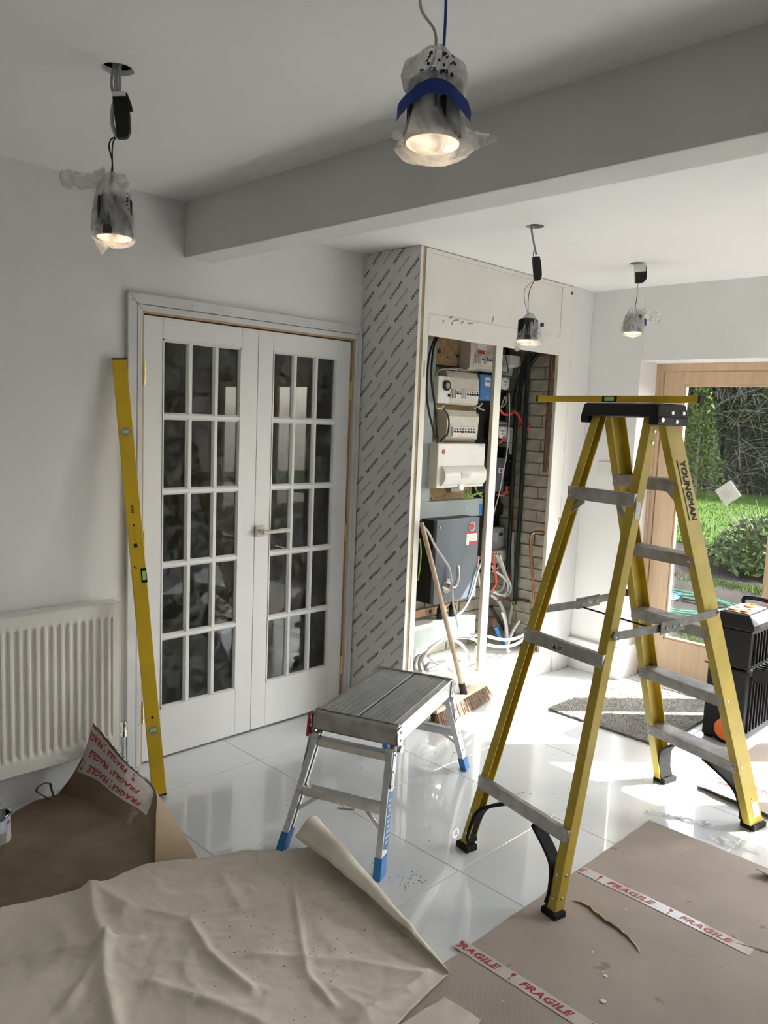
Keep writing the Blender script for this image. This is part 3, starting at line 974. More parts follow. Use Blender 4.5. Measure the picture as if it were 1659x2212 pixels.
def consumer_unit(name, label, x0, x1, z0, z1, yf, bx, bz, n, w_, h_, gaps, lid_cut=0.004):
    t = thing(name, label, 'fuse box', ((x0 + x1) / 2, 0, z0), group=EL)
    cx = (x0 + x1) / 2
    m_ = MB()
    pr = [(-0.0235, 0), (yf + 0.018, 0), (yf, 0.012), (yf - 0.004, (z1 - z0) * 0.45), (yf, (z1 - z0) * 0.8), (yf + 0.02, z1 - z0), (-0.0235, z1 - z0)]
    m_.sweep(pr, (x0 - cx, 0, 0), (x1 - cx, 0, 0), (0, 1, 0), (0, 0, 1))
    m_.build('case', M['cream'], t, bevel=0.003)
    win = MB()
    win.box(bx - 0.006 - cx, bx + n * w_ + 0.006 - cx, yf - 0.0065, yf, bz - 0.010 - z0, bz + h_ + 0.008 - z0)
    win.build('window_frame', M['cream'], t, bevel=0.001)
    breakers(None, None, t, bx - cx, bz - z0, n, w_, h_, yf - 0.006, gaps=gaps)
    return t, cx
t, cx = consumer_unit('fuse_box', 'topmost cream fuse box with red label, half hidden by the cupboard rail', 3.735, 4.01, 1.905, 2.13, -0.105, 3.775, 1.945, 8, 0.0235, 0.05, (0, 1, 3))
q = MB().box(3.80 - cx, 3.87 - cx, -0.1105, -0.1095, 0.10, 0.122)
q.build('warning_label', M['labelred'], t)
MB().box(3.795 - cx, 3.88 - cx, -0.1100, -0.1090, 0.096, 0.20).build('paper_label', M['label'], t)
tx = MB()
put_text(tx, 'Fun 2', (3.915 - cx, -0.110, 0.085), (1, 0, 0), (0, 0, 1), height=0.014, shear=0.3, off=0.0012)
put_text(tx, 'Tw2', (3.905 - cx, -0.110, 0.115), (1, 0, 0), (0, 0, 1), height=0.011, shear=0.3, off=0.0012)
tx.build('handwriting', M['print'], t)
t, cx = consumer_unit('fuse_box', 'cream fuse box with a black timer dial at its side', 3.552, 3.842, 1.692, 1.888, -0.100, 3.585, 1.730, 10, 0.0235, 0.05, (0, 3, 4))
tb = MB().box(3.447 - cx, 3.551 - cx, -0.118, -0.0235, 0.004, 0.158).build('timer_case', M['white'], t, bevel=0.004)
dl = MB().cyl((3.515 - cx, -0.118, 0.105), (3.515 - cx, -0.130, 0.105), 0.030, seg=28).build('timer_dial', M['black'], tb)
MB().cyl((3.515 - cx, -0.1302, 0.105), (3.515 - cx, -0.134, 0.105), 0.017, seg=20).build('dial_centre', M['greyplas'], dl)
MB().box(3.535 - cx, 3.548 - cx, -0.126, -0.118, 0.042, 0.058).build('rocker', M['black'], tb)
tx = MB()
put_text(tx, 'XL', (3.585 - cx, -0.100, 0.165), (1, 0, 0), (0, 0, 1), height=0.011, off=0.0012)
tx.build('handwriting', M['timber'], t)
t, cx = consumer_unit('fuse_box', 'cream fuse box with a full row of breakers above the white one', 3.557, 3.852, 1.480, 1.660, -0.100, 3.60, 1.505, 8, 0.0255, 0.055, ())
MB().box(3.572 - cx, 3.599 - cx, -0.106, -0.1005, 0.02, 0.10).build('open_side', M['midgrey'], t)
MB().box(3.60 - cx + 3 * 0.0255, 3.60 - cx + 4 * 0.0255, -0.1195, -0.118, 0.045, 0.06).build('test_button', M['orange'], t)
tx = MB()
put_text(tx, 'XL', (3.585 - cx, -0.100, 0.150), (1, 0, 0), (0, 0, 1), height=0.010, off=0.0012)
tx.build('handwriting', M['timber'], t)
# white consumer unit with curved cover
t = thing('fuse_box', 'large white fuse box with bulging cover and red badge', 'fuse box', (3.655, 0, 1.205), group=EL)
MB().box(-0.219, 0.219, -0.150, -0.0235, 0.0, 0.260).build('case', M['white'], t, bevel=0.005)
cv = MB()
pr = []
for k in range(13):
    a_ = PI * k / 12
    pr.append((-0.151 - 0.036 * math.sin(a_) ** 0.8, 0.012 + 0.118 * k / 12))
pr = [(-0.149, 0.012)] + pr + [(-0.149, 0.13)]
cv.sweep(pr, (-0.185, 0, 0), (0.205, 0, 0), (0, 1, 0), (0, 0, 1))
cvo = cv.build('cover', M['white'], t, smooth=True, angle=50)
MB().box(-0.04, 0.05, -0.1895, -0.1885, 0.055, 0.09).build('paper_label', M['label'], cvo)
tx = MB()
for k in range(5):
    tx.box(-0.036, 0.030 + 0.012 * ((k * 7) % 3 - 1), -0.1901, -0.1896, 0.060 + k * 0.006, 0.0625 + k * 0.006)
tx.build('print', M['midgrey'], cvo)
MB().cyl((0.0, -0.152, 0.004), (0.0, -0.160, 0.004), 0.024, seg=20).build('finger_tab', M['white'], t)
MB().lathe([(0.014, 0), (0.014, 0.002)], (-0.17, -0.150, 0.212), (0, -1, 0), seg=20).build('badge', M['red'], t)
tx = MB()
put_text(tx, 'Elsen', (0.185, -0.150, 0.250), (1, 0, 0), (0, 0, 1), width=0.046, off=0.0008)
tx.build('lettering', M['midgrey'], t)

# blue box, small switch, meters
t = thing('junction_box', 'bright blue metal box between the fuse boxes and the post', 'box', (3.906, 0, 1.728), group=EL)
MB().box(-0.057, 0.057, -0.105, -0.0235, 0, 0.160).build('case', M['blue'], t, bevel=0.006)
MB().box(-0.012, 0.040, -0.1062, -0.105, 0.088, 0.140).build('paper_label', M['label'], t)
MB().box(-0.006, 0.034, -0.1067, -0.1061, 0.112, 0.124).build('print', M['blue'], t)
s_ = MB()
for z in (0.018, 0.148):
    s_.cyl((0.02, -0.105, z), (0.02, -0.109, z), 0.006, seg=12)
s_.build('screw', M['steel'], t)
t = tag(MB().box(3.862, 3.912, -0.060, -0.0235, 1.572, 1.648).build('switch_box', M['greyplas'], bevel=0.008), 'small grey rounded switch beside the lower cream fuse box', 'switch', EL)
MB().box(3.872, 3.884, -0.064, -0.060, 1.59, 1.63).box(3.890, 3.902, -0.064, -0.060, 1.59, 1.63).build('rocker', M['white'], t)
t = tag(MB().box(3.66, 3.73, -0.06, -0.0235, 1.889, 1.912).build('connector_block', M['cream'], bevel=0.002), 'tiny cream connector block above the timer fuse box', 'connector', EL)
MB().box(3.685, 3.70, -0.0605, -0.0598, 1.893, 1.906).box(3.705, 3.72, -0.0605, -0.0598, 1.893, 1.906).build('terminal', M['black'], t)
t = tag(MB().box(3.87, 3.935, -0.10, -0.0235, 1.20, 1.43).build('black_box', M['black'], bevel=0.004), 'black box tucked between the white fuse box and the post', 'box', EL)
t = tag(MB().box(3.685, 3.775, -0.05, -0.0235, 1.165, 1.19).build('earth_block', M['greyplas'], bevel=0.002), 'earth terminal block under the white fuse box', 'terminal block', EL)
s_ = MB()
for k in range(7):
    s_.cyl((3.692 + k * 0.0125, -0.05, 1.178), (3.692 + k * 0.0125, -0.053, 1.178), 0.004, seg=8)
s_.build('screw', M['brass'], t)

def dial_meter(z0, label):
    t = thing('electric_meter', label, 'meter', (4.095, 0, z0), group='round-dial meters')
    MB().box(-0.07, 0.07, -0.075, -0.0145, 0, 0.125).build('case', M['black'], t, bevel=0.014)
    MB().box(-0.060, 0.058, -0.105, -0.075, 0.010, 0.117).build('cover', M['midgrey'], t, bevel=0.016)
    MB().box(-0.045, 0.045, -0.1065, -0.105, 0.082, 0.104).build('counter', M['greyplas'], t)
    MB().lathe([(0.037, 0), (0.037, 0.003), (0.030, 0.004)], (0, -0.105, 0.045), (0, -1, 0), seg=24).build('dial', M['white'], t)
    s_ = MB()
    for k in range(5):
        s_.box(-0.04 + k * 0.017, -0.028 + k * 0.017, -0.1072, -0.1064, 0.086, 0.100)
    s_.box(-0.022, 0.022, -0.1097, -0.1090, 0.056, 0.060).box(-0.006, 0.006, -0.1097, -0.1090, 0.036, 0.044)
    s_.build('print', M['print'], t)
dial_meter(1.795, 'upper round-dial meter, right of the cupboard post near the top')
dial_meter(1.488, 'lower round-dial meter, beside the red cable loop')
t = thing('smart_meter', 'digital meter with grey face and cream terminal cover', 'meter', (4.145, 0, 0.70), group=EL)
MB().box(-0.085, 0.075, -0.075, -0.0145, 0.072, 0.215).build('case', M['midgrey'], t, bevel=0.004)
MB().box(-0.06, 0.065, -0.082, -0.075, 0.09, 0.20).build('face', M['greyplas'], t, bevel=0.002)
MB().box(0.01, 0.05, -0.0835, -0.082, 0.165, 0.185).build('screen', M['print'], t)
MB().box(-0.05, 0.0, -0.0832, -0.082, 0.13, 0.185).build('plate', M['midgrey'], t)
MB().box(-0.085, 0.075, -0.10, -0.0145, 0.0, 0.071).build('terminal_cover', M['cream'], t, bevel=0.003)
MB().box(0.04, 0.085, -0.04, -0.0146, -0.03, -0.0005).build('paper_label', M['label'], t)
t = thing('isolator_switch', 'slate-grey rounded switch case with small red badge, behind the post', 'switch', (4.065, 0, 1.16), group=EL)
MB().box(-0.085, 0.078, -0.110, -0.0145, 0, 0.215).build('case', M['slate'], t, bevel=0.012)
MB().box(0.01, 0.055, -0.1115, -0.110, 0.118, 0.150).build('badge', M['label'], t)
MB().lathe([(0.013, 0), (0.013, 0.0012)], (0.032, -0.1115, 0.134), (0, -1, 0), seg=18).build('badge_disc', M['red'], t)
t = thing('white_box', 'white folded plastic box high up beside the black cables', 'box', (4.17, 0, 1.897), group=EL)
MB().sweep([(-0.014, 0), (-0.06, 0), (-0.065, 0.05), (-0.125, 0.062), (-0.118, 0.125), (-0.014, 0.125)], (-0.058, 0, 0), (0.058, 0, 0), (0, 1, 0), (0, 0, 1)).build('case', M['white'], t, bevel=0.003)
MB().box(-0.16, -0.06, -0.05, -0.0145, 0.06, 0.16).build('back_plate', M['greyplas'], t, bevel=0.002)
t = thing('cut_out_fuse', 'black service fuse block with red tails at the brick side', 'fuse', (4.19, 0, 1.16), group=EL)
MB().box(-0.045, 0.045, -0.10, -0.0145, 0.07, 0.28).build('case', M['black'], t, bevel=0.006)
MB().box(-0.045, 0.045, -0.115, -0.0145, 0.0, 0.069).build('base', M['black'], t, bevel=0.004)
MB().cyl((0.01, -0.10, 0.19), (0.01, -0.104, 0.19), 0.006, seg=10).cyl((-0.01, -0.115, 0.02), (-0.01, -0.119, 0.02), 0.006, seg=10).build('seal', M['steel'], t)
tx = MB()
for k in range(3):
    tx.box(0.017, 0.027, -0.1157, -0.1151, 0.024 + k * 0.011, 0.031 + k * 0.011)
tx.build('lettering', M['label'], t)
for (x0, x1, z0, z1, lbl) in ((4.155, 4.205, 1.475, 1.57, 'grey rail connector beside the lower dial meter'), (4.185, 4.238, 1.40, 1.47, 'grey ribbed connector above the service fuse'),
                              (4.10, 4.20, 1.00, 1.07, 'black cable clamp block above the digital meter')):
    y = -0.12 if x0 > 4.12 else -0.07
    bl = 'black' in lbl
    t = thing('connector_block', lbl, 'connector', ((x0 + x1) / 2, 0, z0), group=EL)
    w2 = (x1 - x0) / 2
    MB().box(-w2, w2, y, -0.0145, 0, z1 - z0).build('case', M['black' if bl else 'midgrey'], t, bevel=0.002)
    for k in range(4):
        MB().box(-w2 + 0.004 + k * w2 * 0.48, -w2 + 0.004 + k * w2 * 0.48 + w2 * 0.3, y - 0.006, y, 0.006, z1 - z0 - 0.006).build('rib', M['black' if bl else 'greyplas'], t)

# dark isolator cabinet with rotary handle
t = thing('isolator_cabinet', 'dark slate-grey steel cabinet with chrome rotary handle', 'cabinet', (3.595, 0, 0.533), group=EL)
MB().box(-0.20, 0.188, -0.178, -0.0145, 0, 0.492).build('body', M['black'], t, bevel=0.003)
dr = MB().box(-0.20, 0.190, -0.205, -0.179, 0.002, 0.494).build('door', M['slate'], t, bevel=0.003)
MB().cyl((-0.173, -0.205, 0.452), (-0.173, -0.208, 0.452), 0.006, seg=12).build('lock', M['steel'], dr)
MB().lathe([(0.0, 0.0), (0.030, 0.0), (0.030, 0.002)], (0.118, -0.2055, 0.440), (0, -1, 0), seg=24).build('badge', M['chrome'], dr)
MB().lathe([(0.021, 0.0), (0.021, 0.001)], (0.118, -0.2075, 0.440), (0, -1, 0), seg=24).build('badge_disc', M['red'], dr)
MB().box(0.072, 0.172, -0.2062, -0.2052, 0.330, 0.405).build('paper_label', M['label'], dr)
MB().box(0.098, 0.172, -0.2068, -0.2060, 0.328, 0.350).box(0.072, 0.172, -0.2068, -0.2060, 0.396, 0.405).build('red_band', M['labelred'], dr)
tx = MB()
for k in range(3):
    tx.box(0.078, 0.165, -0.2068, -0.2060, 0.362 + k * 0.010, 0.365 + k * 0.010)

tx.build('print', M['midgrey'], dr)
pl = MB().lathe([(0.001, 0.0), (0.043, 0.0), (0.043, 0.003), (0.001, 0.004)], (-0.085, -0.2052, 0.10), (0, -1, 0), seg=30).build('handle_plate', M['chrome'], dr, smooth=True)
MB().lathe([(0.022, 0.0), (0.020, 0.03), (0.001, 0.032)], (-0.085, -0.209, 0.10), (0, -1, 0), seg=20).build('handle_hub', M['alu'], dr, smooth=True)
MB().tube(smooth_path([(-0.085, -0.232, 0.10), (-0.060, -0.250, 0.11), (-0.048, -0.256, 0.16), (-0.050, -0.252, 0.215), (-0.056, -0.25, 0.228)], 6), [0.011] * 12 + [0.0105] * 10 + [0.006] * 3, seg=10).build('lever', M['alu'], dr, smooth=True)
gl_ = thing('cable_gland', 'pair of black cable glands under the dark cabinet', 'cable gland', (3.62, -0.09, 0.40), group=EL)
for x in (-0.02, 0.09):
    MB().lathe([(0.020, 0.0), (0.024, 0.005), (0.024, 0.06), (0.015, 0.075), (0.011, 0.132)], (x, 0, 0.0), (0, 0, 1), seg=16).build('gland', M['blackmat'], gl_, smooth=True)
tb = tag(MB().box(3.30, 3.83, -0.040, -0.0118, 0.415, 0.462).build('timber_batten', M['timber'], bevel=0.002), 'rough timber batten fixed across the brick under the cabinet', 'batten')
for x in (3.56, 3.72):
    MB().cyl((x, -0.0402, 0.44), (x, -0.041, 0.44), 0.012, seg=14).build('knot', M['rustpipe'], tb)
t = tag(MB().box(3.40, 3.50, -0.085, -0.0118, 0.19, 0.255).build('socket_box', M['white'], bevel=0.004), 'white socket box on the brick behind the coiled cable', 'box')
tgl = tag(MB().box(3.005, 3.062, YC + 0.046, YC + 0.050, 1.035, 1.105).build('paper_tag', M['label']), 'white printed paper notice on the trunking beside the cupboard stile', 'label')
tgl.location = (0.055, 0.20, 0.0)
tx = MB()
for k in range(6):
    tx.box(3.010, 3.040 + 0.015 * ((k * 5) % 2), YC + 0.0455, YC + 0.0459, 1.045 + k * 0.009, 1.048 + k * 0.009)
tx.build('print', M['midgrey'], tgl)

# pipes
def pipe(name, label, pts, r, m_, n=6, cat='pipe', group=None, seg=12):
    o = MB().tube(smooth_path(pts, n), r, seg=seg).build(name, M[m_], smooth=True)
    return tag(o, label, cat, group)
pipe('drain_pipe', 'dark green upright pipe against the brick', [(4.213, -0.195, 0.42), (4.213, -0.195, 1.2), (4.213, -0.19, 2.04)], 0.014, 'greenpipe', 3)
pipe('drain_pipe', 'black-green upright pipe in the cupboard corner', [(4.19, -0.145, 0.62), (4.19, -0.14, 1.2), (4.19, -0.135, 1.66)], 0.014, 'greenpipe', 3)
pipe('old_pipe', 'rust-brown upright pipe beside the cupboard jamb', [(4.205, -0.365, 1.30), (4.205, -0.365, 2.04)], 0.011, 'rustpipe', 3)
pipe('copper_pipe', 'bright copper pipe bent at the top beside the brick', [(4.20, -0.405, 0.925), (4.20, -0.36, 0.926), (4.20, -0.318, 0.915), (4.20, -0.300, 0.885), (4.20, -0.303, 0.80), (4.20, -0.345, 0.54), (4.20, -0.36, 0.42)], 0.0085, 'copper', 6)
pc = MB().lathe([(0.016, 0), (0.016, 0.05), (0.012, 0.06)], (4.00, -0.20, 0.31), (-0.05, 0, 1), seg=14).build('pipe_coupling', M['rustpipe'], smooth=True)
tag(pc, 'tarnished brass coupling on top of the blue water pipe', 'pipe fitting')
CAB = [
    ('blackcable', 0.006, [(3.334, -0.19, 2.058), (3.301, -0.19, 2.009), (3.275, -0.19, 1.922), (3.269, -0.19, 1.771), (3.294, -0.19, 1.65), (3.349, -0.19, 1.528), (3.38, -0.19, 1.472)]),
    ('blackcable', 0.006, [(3.367, -0.17, 2.059), (3.334, -0.17, 1.989), (3.326, -0.17, 1.835), (3.366, -0.17, 1.683), (3.391, -0.17, 1.559), (3.41, -0.17, 1.471)]),
    ('redcable', 0.008, [(3.98, -0.16, 1.683), (4.021, -0.16, 1.653), (4.083, -0.16, 1.65), (4.134, -0.16, 1.667), (4.181, -0.16, 1.648), (4.221, -0.16, 1.617), (4.232, -0.192, 1.605), (4.232, -0.212, 1.585), (4.232, -0.201, 1.568), (4.232, -0.168, 1.578), (4.197, -0.16, 1.585)]),
    ('redcable', 0.008, [(4.183, -0.13, 1.196), (4.203, -0.13, 1.12), (4.227, -0.13, 0.968), (4.232, -0.131, 0.816), (4.223, -0.13, 0.664), (4.228, -0.13, 0.548)]),
    ('redcable', 0.007, [(4.02, -0.15, 1.144), (4.081, -0.15, 1.142), (4.115, -0.15, 1.163), (4.114, -0.15, 1.196)]),
    ('redcable', 0.006, [(4.001, -0.15, 1.466), (4.038, -0.15, 1.487), (4.061, -0.15, 1.516)]),
    ('greycable', 0.0035, [(3.907, -0.28, 1.772), (3.92, -0.28, 1.658), (3.923, -0.28, 1.532), (3.917, -0.28, 1.406), (3.895, -0.28, 1.305), (3.867, -0.28, 1.179), (3.831, -0.28, 1.079), (3.822, -0.28, 1.053), (3.767, -0.28, 0.91), (3.724, -0.28, 0.775)]),
    ('whitecable', 0.006, [(3.818, -0.22, 0.763), (3.774, -0.22, 0.689), (3.729, -0.22, 0.567), (3.67, -0.22, 0.482), (3.597, -0.22, 0.444)]),
    ('greycable', 0.007, [(3.2, -0.25, 1.027), (3.27, -0.25, 0.977), (3.334, -0.25, 0.894), (3.42, -0.25, 0.807), (3.47, -0.25, 0.748), (3.498, -0.25, 0.657), (3.516, -0.25, 0.552), (3.556, -0.25, 0.442), (3.58, -0.25, 0.376)]),
    ('greycable', 0.007, [(4.08, -0.15, 0.768), (4.091, -0.15, 0.711), (4.076, -0.15, 0.675), (4.028, -0.15, 0.672), (4.008, -0.15, 0.697)]),
    ('greycable', 0.008, [(4.016, -0.17, 0.773), (4.072, -0.17, 0.701), (4.116, -0.17, 0.621), (4.116, -0.17, 0.553), (4.064, -0.17, 0.522), (3.984, -0.17, 0.539)]),
    ('greycable', 0.008, [(3.97, -0.19, 0.67), (4.026, -0.19, 0.65), (4.123, -0.19, 0.586), (4.135, -0.19, 0.524), (4.076, -0.19, 0.502), (3.976, -0.19, 0.537)]),
    ('whitecable', 0.008, [(4.067, -0.16, 0.759), (4.155, -0.16, 0.615), (4.213, -0.16, 0.54), (4.204, -0.16, 0.494), (4.143, -0.16, 0.479)]),
    ('redcable', 0.007, [(3.946, -0.2, 0.788), (3.964, -0.2, 0.717), (3.991, -0.2, 0.626), (3.989, -0.2, 0.581), (3.95, -0.2, 0.549)]),
    ('greycable', 0.007, [(3.874, -0.14, 0.767), (3.877, -0.14, 0.687), (3.9, -0.14, 0.604), (3.921, -0.14, 0.557)]),
    ('redcable', 0.006, [(3.892, -0.14, 0.762), (3.867, -0.14, 0.717), (3.877, -0.14, 0.694)]),
    ('greycable', 0.012, [(3.994, -0.16, 0.514), (4.084, -0.16, 0.457), (4.154, -0.16, 0.371), (4.182, -0.16, 0.274), (4.196, -0.16, 0.17)]),
    ('blackcable', 0.011, [(4.048, -0.13, 0.418), (4.123, -0.13, 0.331), (4.207, -0.13, 0.24), (4.229, -0.135, 0.199)]),
    ('greycable', 0.012, [(4.228, -0.137, 0.893), (4.228, -0.145, 0.742), (4.228, -0.174, 0.517), (4.228, -0.168, 0.4), (4.228, -0.149, 0.28)]),
    ('earth', 0.005, [(3.691, -0.16, 1.186), (3.682, -0.16, 1.159), (3.705, -0.16, 1.14), (3.766, -0.16, 1.141)]),
    ('earth', 0.005, [(3.695, -0.17, 1.187), (3.691, -0.17, 1.166), (3.72, -0.17, 1.148), (3.774, -0.17, 1.156)]),
    ('earth', 0.006, [(3.795, -0.15, 1.203), (3.815, -0.15, 1.174), (3.869, -0.15, 1.14)]),
    ('earth', 0.005, [(3.729, -0.16, 1.185), (3.725, -0.16, 1.167), (3.754, -0.16, 1.156), (3.798, -0.16, 1.161), (3.854, -0.16, 1.166)]),
    ('earth', 0.004, [(3.149, -0.3, 0.955), (3.162, -0.3, 0.89), (3.162, -0.3, 0.814), (3.149, -0.3, 0.726)]),
    ('blackcable', 0.012, [(4.228, -0.226, 2.04), (4.228, -0.179, 1.992), (4.212, -0.15, 1.929), (4.175, -0.15, 1.848), (4.156, -0.15, 1.763), (4.146, -0.15, 1.689)]),
    ('blackcable', 0.013, [(4.227, -0.264, 2.042), (4.227, -0.206, 1.981), (4.227, -0.16, 1.914), (4.227, -0.134, 1.83), (4.227, -0.13, 1.745), (4.227, -0.132, 1.675)]),
    ('blackcable', 0.012, [(4.228, -0.175, 2.039), (4.228, -0.142, 1.967), (4.228, -0.128, 1.893), (4.214, -0.1, 1.797), (4.206, -0.1, 1.69)]),
    ('whitecable', 0.009, [(3.63, -0.36, 0.35), (3.554, -0.36, 0.366), (3.44, -0.36, 0.377), (3.33, -0.36, 0.38), (3.241, -0.36, 0.36), (3.177, -0.36, 0.326), (3.15, -0.36, 0.291), (3.176, -0.36, 0.24), (3.199, -0.36, 0.215)]),
    ('greycable', 0.009, [(3.673, -0.33, 0.293), (3.628, -0.33, 0.322), (3.526, -0.33, 0.35), (3.414, -0.33, 0.359), (3.306, -0.33, 0.346), (3.233, -0.33, 0.324), (3.175, -0.33, 0.299), (3.156, -0.33, 0.262), (3.174, -0.33, 0.213)]),
    ('whitecable', 0.009, [(3.409, -0.35, 0.362), (3.48, -0.35, 0.326), (3.541, -0.35, 0.272), (3.57, -0.35, 0.224), (3.575, -0.35, 0.207)]),
    ('whitecable', 0.01, [(3.164, -0.39, 0.24), (3.23, -0.39, 0.245), (3.329, -0.39, 0.233), (3.447, -0.39, 0.225), (3.529, -0.39, 0.218), (3.604, -0.39, 0.206)]),
    ('whitecable', 0.009, [(3.174, -0.38, 0.316), (3.224, -0.38, 0.276), (3.271, -0.38, 0.247), (3.334, -0.38, 0.227), (3.4, -0.38, 0.18), (3.467, -0.38, 0.167)]),
    ('greycable', 0.009, [(3.379, -0.36, 0.346), (3.398, -0.36, 0.306), (3.433, -0.36, 0.257), (3.476, -0.36, 0.22)]),
    ('greycable', 0.009, [(3.164, -0.34, 0.313), (3.128, -0.34, 0.31), (3.109, -0.34, 0.274), (3.118, -0.34, 0.237), (3.155, -0.34, 0.219)]),
    ('greycable', 0.009, [(3.316, -0.38, 0.259), (3.247, -0.38, 0.267), (3.173, -0.38, 0.271), (3.154, -0.38, 0.235)]),
    ('whitecable', 0.009, [(3.623, -0.37, 0.186), (3.557, -0.37, 0.178), (3.509, -0.37, 0.167), (3.446, -0.37, 0.167)]),
    ('whitecable', 0.009, [(3.73, -0.36, 0.328), (3.816, -0.36, 0.299), (3.927, -0.36, 0.272), (4.049, -0.36, 0.268), (4.163, -0.36, 0.29), (4.231, -0.377, 0.347), (4.231, -0.387, 0.396)]),
    ('whitecable', 0.009, [(3.721, -0.37, 0.28), (3.807, -0.37, 0.253), (3.917, -0.37, 0.234), (4.02, -0.37, 0.235), (4.113, -0.37, 0.26), (4.215, -0.37, 0.319), (4.231, -0.381, 0.383)]),
    ('whitecable', 0.008, [(3.714, -0.38, 0.166), (3.768, -0.38, 0.166), (3.813, -0.38, 0.166), (3.846, -0.38, 0.166)]),
    ('greycable', 0.009, [(4.126, -0.3, 0.347), (4.064, -0.3, 0.293), (4.024, -0.3, 0.213), (4.026, -0.3, 0.167), (4.041, -0.3, 0.167)]),
    ('greycable', 0.01, [(4.007, -0.25, 0.412), (4.051, -0.25, 0.342), (4.073, -0.25, 0.268), (4.075, -0.25, 0.168)]),
    ('bluefoot', 0.014, [(4.013, -0.2, 0.308), (4.04, -0.2, 0.274), (4.068, -0.2, 0.229), (4.096, -0.2, 0.188), (4.116, -0.2, 0.173)]),
    ('rustpipe', 0.006, [(4.021, -0.2, 0.475), (4.077, -0.2, 0.485), (4.186, -0.2, 0.45), (4.234, -0.222, 0.457), (4.234, -0.298, 0.462)]),
    ('earth', 0.004, [(4.168, -0.22, 0.453), (4.201, -0.22, 0.419), (4.236, -0.253, 0.394)]),
    ('cream', 0.012, [(3.661, -0.33, 0.185), (3.657, -0.33, 0.23), (3.663, -0.33, 0.259), (3.684, -0.33, 0.263)]),
    ('greycable', 0.004, [(4.019, -0.14, 1.689), (4.048, -0.14, 1.747), (4.064, -0.14, 1.758), (4.068, -0.14, 1.722), (4.036, -0.14, 1.695)]),
    ('blackcable', 0.004, [(3.938, -0.2, 2.044), (3.971, -0.2, 1.971), (3.999, -0.2, 1.903)]),
    ('greycable', 0.005, [(3.823, -0.08, 1.674), (3.887, -0.08, 1.696), (3.908, -0.08, 1.711), (3.877, -0.08, 1.682), (3.933, -0.08, 1.671)]),
    ('whitecable', 0.004, [(3.465, -0.1, 1.667), (3.5, -0.1, 1.662), (3.528, -0.1, 1.682)]),
    ('greycable', 0.004, [(3.409, -0.13, 1.847), (3.44, -0.13, 1.881), (3.527, -0.13, 1.893), (3.617, -0.13, 1.893), (3.71, -0.13, 1.897), (3.805, -0.13, 1.907), (3.903, -0.13, 1.911)]),
    ('blackcable', 0.005, [(3.484, -0.14, 1.656), (3.51, -0.14, 1.637), (3.527, -0.14, 1.606), (3.532, -0.14, 1.58), (3.524, -0.14, 1.522), (3.486, -0.14, 1.496), (3.463, -0.14, 1.476)]),
]
CABLE_LABELS = [
    'outer of two black cables hanging down the upright trunking', 'inner of two black cables hanging down the upright trunking', 'thick red cable snaking between the two dial meters',
    'straight red tail running down from the service fuse', 'short red tail bent under the service fuse', 'short red tail below the lower dial meter', 'thin grey wire hanging in front of the meters',
    'white cable slanting down from the post to the low trunking', 'grey cable drooping over the dark cabinet door', 'smallest grey loop under the digital meter', 'wide grey loop under the digital meter',
    'lowest grey loop beside the post', 'white loop nearest the brick under the digital meter', 'red cable among the loops under the digital meter', 'grey cable left of the post under the meter', 'tiny red tail left of the post',
    'thick grey cable curving down behind the post', 'thick black cable curving down behind the post', 'thick grey cable running down the brick corner', 'leftmost earth wire under the white fuse box',
    'second earth wire under the white fuse box', 'earth wire running off to the post', 'looped earth wire under the white fuse box', 'earth wire hanging left of the dark cabinet',
    'black cable of the bundle at the cupboard top, nearest the meters', 'black cable of the bundle at the cupboard top, nearest the brick', 'black cable at the back of the bundle at the cupboard top',
    'top white strand of the coil on the cupboard floor', 'top grey strand of the coil on the cupboard floor', 'white hoop at the right of the coil', 'white strand running level across the coil', 'white strand crossing the coil downwards',
    'grey strand dropping behind the broom handle', 'small grey loop at the left end of the coil', 'grey strand low at the left of the coil', 'white strand trailing from the coil to the post',
    'upper white cable sweeping from the post to the brick', 'lower white cable sweeping from the post to the brick', 'short white cable end lying on the cupboard base', 'grey cable hanging down to the cupboard base',
    'grey cable dropping beside the blue water pipe', '', '', 'thin green wire by the wavy brown pipe', '', 'small grey loop below the upper dial meter', 'thin black wire at the top beside the white box',
    'bundle of grey wires under the timer fuse box', 'white wires under the timer case', 'thin grey flex along the top of the timer fuse box', 'black flex curving beside the lower cream fuse box']
for (m_, r_, pts), lab in zip(CAB, CABLE_LABELS):
    o = MB().tube(smooth_path(pts, 6), r_, seg=8).build('cable', M[m_], smooth=True)
    if m_ == 'bluefoot':
        o.name = 'water_pipe'
        tag(o, 'blue plastic water pipe at the bottom of the cupboard', 'pipe')
    elif m_ == 'rustpipe':
        o.name = 'old_pipe'
        tag(o, 'thin wavy brown pipe crossing the lower cupboard', 'pipe')
    elif m_ == 'cream':
        o.name = 'conduit_stub'
        tag(o, 'pinkish cream conduit bend behind the cupboard post', 'pipe')
    else:
        tag(o, lab, 'cable', 'cables in the cupboard')

